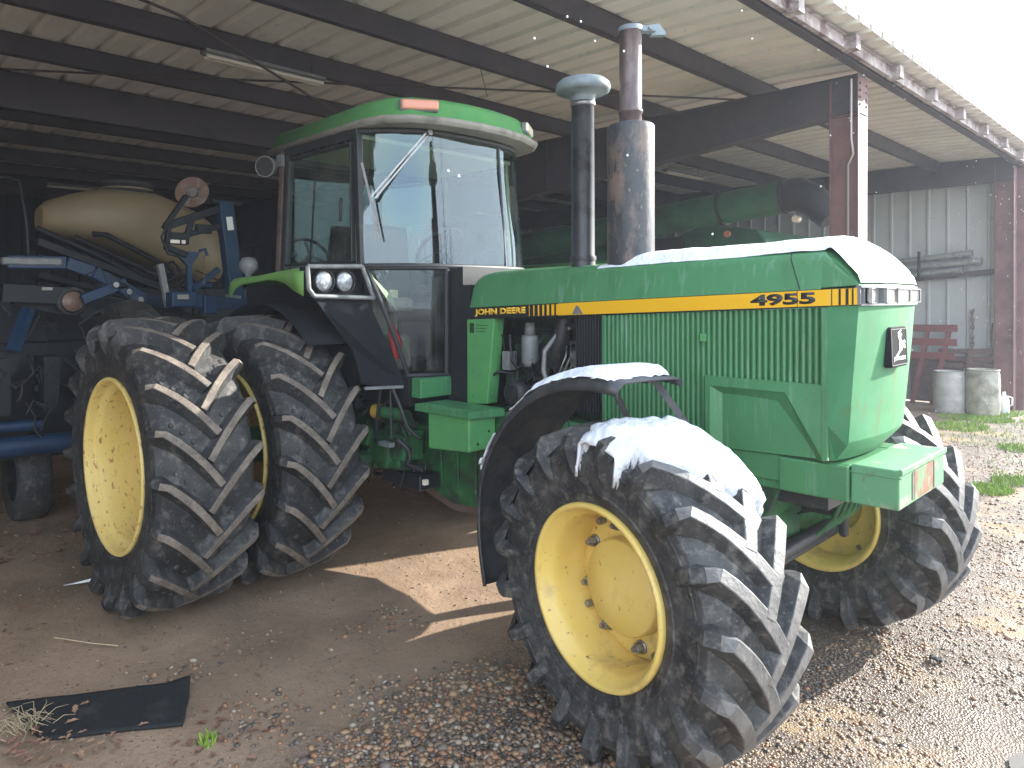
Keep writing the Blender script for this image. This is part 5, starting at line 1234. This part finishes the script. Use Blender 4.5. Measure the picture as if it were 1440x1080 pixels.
def blades(name, spots, h, m, label, lean=.5, w=.0035):
    b = MB()
    for (cx_, cy_, rad, n_) in spots:
        for k in range(n_):
            r_ = rad*math.sqrt(rr.random()); a = rr.uniform(0, 2*PI); x, y = cx_+r_*math.cos(a), cy_+r_*math.sin(a)*1.4; hh = h*rr.uniform(.5, 1.1); d = rr.uniform(0, 2*PI); l = lean*hh*rr.uniform(.2, 1.3); z = ground_z(x, y)
            p = rr.uniform(0, 2*PI); wx, wy = w*math.cos(p), w*math.sin(p)
            b.add([(x-wx, y-wy, z), (x+wx, y+wy, z), (x+l*.5*math.cos(d)+wx*.6, y+l*.5*math.sin(d)+wy*.6, z+hh*.7), (x+l*math.cos(d), y+l*math.sin(d), z+hh)], [(0, 1, 2), (0, 2, 3)])
    return tag(b.build(name, m, recalc=False), label, 'grass', kind='stuff')
blades('grass', [(-1.05, 9.3, .35, 900), (-.9, 10.35, .33, 900), (-1.3, 10.2, .25, 300), (.05, 5.3, .2, 700), (.15, 5.9, .2, 400), (-.15, 7.9, .2, 350), (-.9, 11.2, .3, 300), (-.6, 8.3, .5, 200), (-.8, 10.8, .7, 500), (-.2, 9.4, .6, 220), (.3, 6.8, .6, 160), (-1.31, -2.42, .03, 26)], .055, 'grass', 'bright green tufts of grass in the wet yard', w=.006)
b = MB()
for k in range(46):
    x, y = rr.gauss(-1.97, .05), rr.gauss(-2.99, .04); z = ground_z(x, y)+.02; a = rr.uniform(0, 2*PI); l = rr.uniform(.06, .14); e_ = rr.uniform(.2, 1.0)
    b.tube([(x, y, z), (x+l*.5*math.cos(a), y+l*.5*math.sin(a), z+l*.45*e_+.02), (x+l*math.cos(a+.4), y+l*math.sin(a+.4), z+l*.4*e_)], [.0018, .0015, .0008], 4, cap=False)
tf = b.build('dry_grass_tuft', 'straw', recalc=False); tag(tf, 'tangled tuft of dry straw at the left end of the rubber mat', 'straw')
# rubber mat
b = MB(); Q = [(-2.26, -3.02), (-1.84, -2.275), (-1.50, -2.46), (-1.83, -2.96)]
def matp(u, v):
    a = Vector(Q[0]).lerp(Vector(Q[1]), u); c = Vector(Q[3]).lerp(Vector(Q[2]), u); p = a.lerp(c, v)
    p += Vector((.006*vn(u*5, v*5, 2), .006*vn(u*5, v*5, 7))); z = ground_z(p.x, p.y)+.012+.012*vn(u*2.4, v*1.6, 5)+.02*smooth(.85, 1, u)*smooth(.5, 0, v); return (p.x, p.y, z+.004)
b.grid(lambda u, v: matp(u, v), lin(0, 1, 30), lin(0, 1, 16)); o = b.build('rubber_mat', 'matrub', solid=.012); tag(o, 'torn black rubber mat lying on the dirt at the lower left', 'mat')
# scraps
b = MB(); b.add([(-3.62, -2.36, .02), (-3.55, -2.24, .03), (-3.50, -2.18, .012), (-3.57, -2.25, .045), (-3.66, -2.40, .012)], [(0, 1, 3), (1, 2, 3), (0, 3, 4)]); o = b.build('plastic_scrap', 'white', solid=.003); tag(o, 'crumpled white plastic scrap on the dirt left of the dual wheels', 'scrap')
b = MB(); b.tube([(-2.85, -2.66, .018), (-2.62, -2.52, .02), (-2.5, -2.42, .016)], .004, 5); o = b.build('twig', 'straw'); tag(o, 'thin pale stem lying on the dirt beside the outer dual wheel', 'twig')
b = MB()
for k in range(7): b.box((.66+rr.uniform(-.02, .02), .78+rr.uniform(-.03, .03), .012+rr.uniform(0, .012)), (.03, .022, .014), Matrix.Rotation(rr.uniform(0, 3), 3, 'Z')@Matrix.Rotation(rr.uniform(-.6, .6), 3, 'X'))
o = b.build('mud_clod', 'matrub', bevel=.003); tag(o, 'small dark clod of mud on the sunlit gravel by the front wheels', 'clod')
# meltwater drops falling from the eave
V = []; F = []; b = MB(); b.sm = True
for k in range(150):
    y = rr.choice([2.2+.305*q for q in range(31)])+rr.gauss(0, .015); z = rr.uniform(.3, 4.2); s_ = rr.uniform(.003, .0065)
    if rr.random() < .25: z = rr.uniform(3.2, 4.2)
    c = (-.44+rr.gauss(0, .02), y, z); n_ = len(b.v); b.add([(c[0]+v_[0]*s_, c[1]+v_[1]*s_, c[2]+v_[2]*s_*1.25) for v_ in iv], [tuple(f) for f in it])
for k in range(14):
    c = (-.44+rr.gauss(0, .02), rr.uniform(-1.8, 2), rr.uniform(2.2, 4.1)); s_ = .006; b.add([(c[0]+v_[0]*s_, c[1]+v_[1]*s_, c[2]+v_[2]*s_*1.25) for v_ in iv], [tuple(f) for f in it])
o = b.build('meltwater_drops', 'droplet', recalc=False); tag(o, 'bright drops of meltwater falling from the roof edge', 'water drops', kind='stuff')

# bare trees across the yard, seen only as reflections in the cab glass
def tree(x, y, h, seed, label):
    t = thing('bare_tree', label, 'tree', (x, y, 0), 0, 'bare trees across the yard'); r_ = random.Random(seed)
    tr_ = MB(); lb = MB(); top = Vector((r_.uniform(-.5, .5), r_.uniform(-.5, .5), h)); tr_.tube([(0, 0, 0), top*.3, top*.65, top], [h*.018, h*.014, h*.008, .01], 8)
    def grow(p, d, l, rad, k):
        q = p+d*l; lb.tube([p, p+d*l*.5+Vector((r_.uniform(-.05, .05)*l, r_.uniform(-.05, .05)*l, 0)), q], [rad, rad*.75, rad*.5], 5, cap=False)
        if k > 0:
            for i in range(3): 
                dd = (d+Vector((r_.uniform(-.5, .5), r_.uniform(-.5, .5), r_.uniform(.0, .5)))).normalized(); grow(p+d*l*r_.uniform(.45, 1), dd, l*.62, rad*.5, k-1)
    for i in range(16):
        z = h*(.2+.75*i/16); a = i*2.4; grow(top*(z/h), Vector((math.cos(a)*.6, math.sin(a)*.6, .8)).normalized(), h*.2*(1.1-z/h), h*.006, 2)
    tr_.build('trunk', 'bark', t); lb.build('crown', 'bark', t)
for i, (x, y, h) in enumerate(((33, 2, 12), (31, 6, 15), (30, 9, 11), (32, 13, 16), (27, -4, 9), (33, 18, 13))):
    tree(x, y, h, 40+i, ('tall bare tree across the yard, reflected in the windshield', 'tallest bare tree across the yard, reflected in the windshield', 'short bare tree across the yard, reflected mid windshield', 'far bare tree across the yard, at the reflection edge', 'small bare tree across the yard, nearest the road', 'far bare tree across the yard beside the small one')[i])

# ------------------------------------------------------------------ light, sky, camera
sdir = Vector((.84, 2.2, 1.0)).normalized(); elev = math.asin(sdir.z); az = math.atan2(sdir.x, sdir.y)
w = bpy.data.worlds.new('World'); scene.world = w; w.use_nodes = True; nt = w.node_tree; bg = nt.nodes['Background']
sk = nt.nodes.new('ShaderNodeTexSky'); sk.sky_type = 'NISHITA'; sk.sun_disc = False; sk.sun_elevation = elev; sk.sun_rotation = az; sk.dust_density = 0.35; sk.air_density = 1.0; sk.ozone_density = 1.0
hs_ = nt.nodes.new('ShaderNodeHueSaturation'); hs_.inputs['Saturation'].default_value = .62; nt.links.new(sk.outputs[0], hs_.inputs['Color']); mn_ = nt.nodes.new('ShaderNodeVectorMath'); mn_.operation = 'MINIMUM'; mn_.inputs[1].default_value = (3.2, 3.3, 3.4); nt.links.new(hs_.outputs[0], mn_.inputs[0]); nt.links.new(mn_.outputs[0], bg.inputs[0]); bg.inputs[1].default_value = .15
sl = bpy.data.lights.new('sun', 'SUN'); sl.energy = 2.0; sl.angle = R(.5); sl.color = (1, .95, .87)
so = bpy.data.objects.new('sun', sl); COL.objects.link(so); so.rotation_euler = sdir.to_track_quat('Z', 'Y').to_euler(); so.location = (5, 10, 8)

hz = MB(); hz.bx(-61, 151, -151, 151, -1.2, 17.5)  # added air volume, imitates veiling glare in the lens
M['lens_veil'] = bpy.data.materials.new('lens_veil'); M['lens_veil'].use_nodes = True; nt_ = M['lens_veil'].node_tree; nt_.nodes.clear()
ho = nt_.nodes.new('ShaderNodeOutputMaterial'); hv = nt_.nodes.new('ShaderNodeVolumePrincipled'); hv.inputs['Color'].default_value = (.80, .88, 1, 1); hv.inputs['Density'].default_value = .0030; hv.inputs['Anisotropy'].default_value = .35
nt_.links.new(hv.outputs[0], ho.inputs['Volume']); tag(hz.build('lens_veil', 'lens_veil'), kind='stuff')
cd = bpy.data.cameras.new('camera'); co_ = bpy.data.objects.new('camera', cd); COL.objects.link(co_); scene.camera = co_
yaw, pit, rol = R(137.697), R(-.517), R(-.232)
fw = Vector((math.cos(yaw)*math.cos(pit), math.sin(yaw)*math.cos(pit), math.sin(pit))); rt = Vector((math.sin(yaw), -math.cos(yaw), 0)); up = rt.cross(fw)
rt2 = rt*math.cos(rol)+up*math.sin(rol); up2 = up*math.cos(rol)-rt*math.sin(rol)
mw = Matrix((rt2, up2, -fw)).transposed().to_4x4(); mw.translation = Vector((1.7313, -3.7766, 1.9635)); co_.matrix_world = mw
cd.sensor_width = 36; cd.lens = 36*1012.142/1440; cd.shift_x = (720-623.612)/1440; cd.shift_y = -(540-429.609)/1440
cd.clip_start = .05; cd.clip_end = 1000
scene.view_settings.view_transform = 'Standard'; scene.view_settings.look = 'None'; scene.view_settings.exposure = 3.12; scene.view_settings.gamma = 1
scene.render.engine = 'CYCLES'
scene.cycles.max_bounces = 8; scene.cycles.transparent_max_bounces = 12
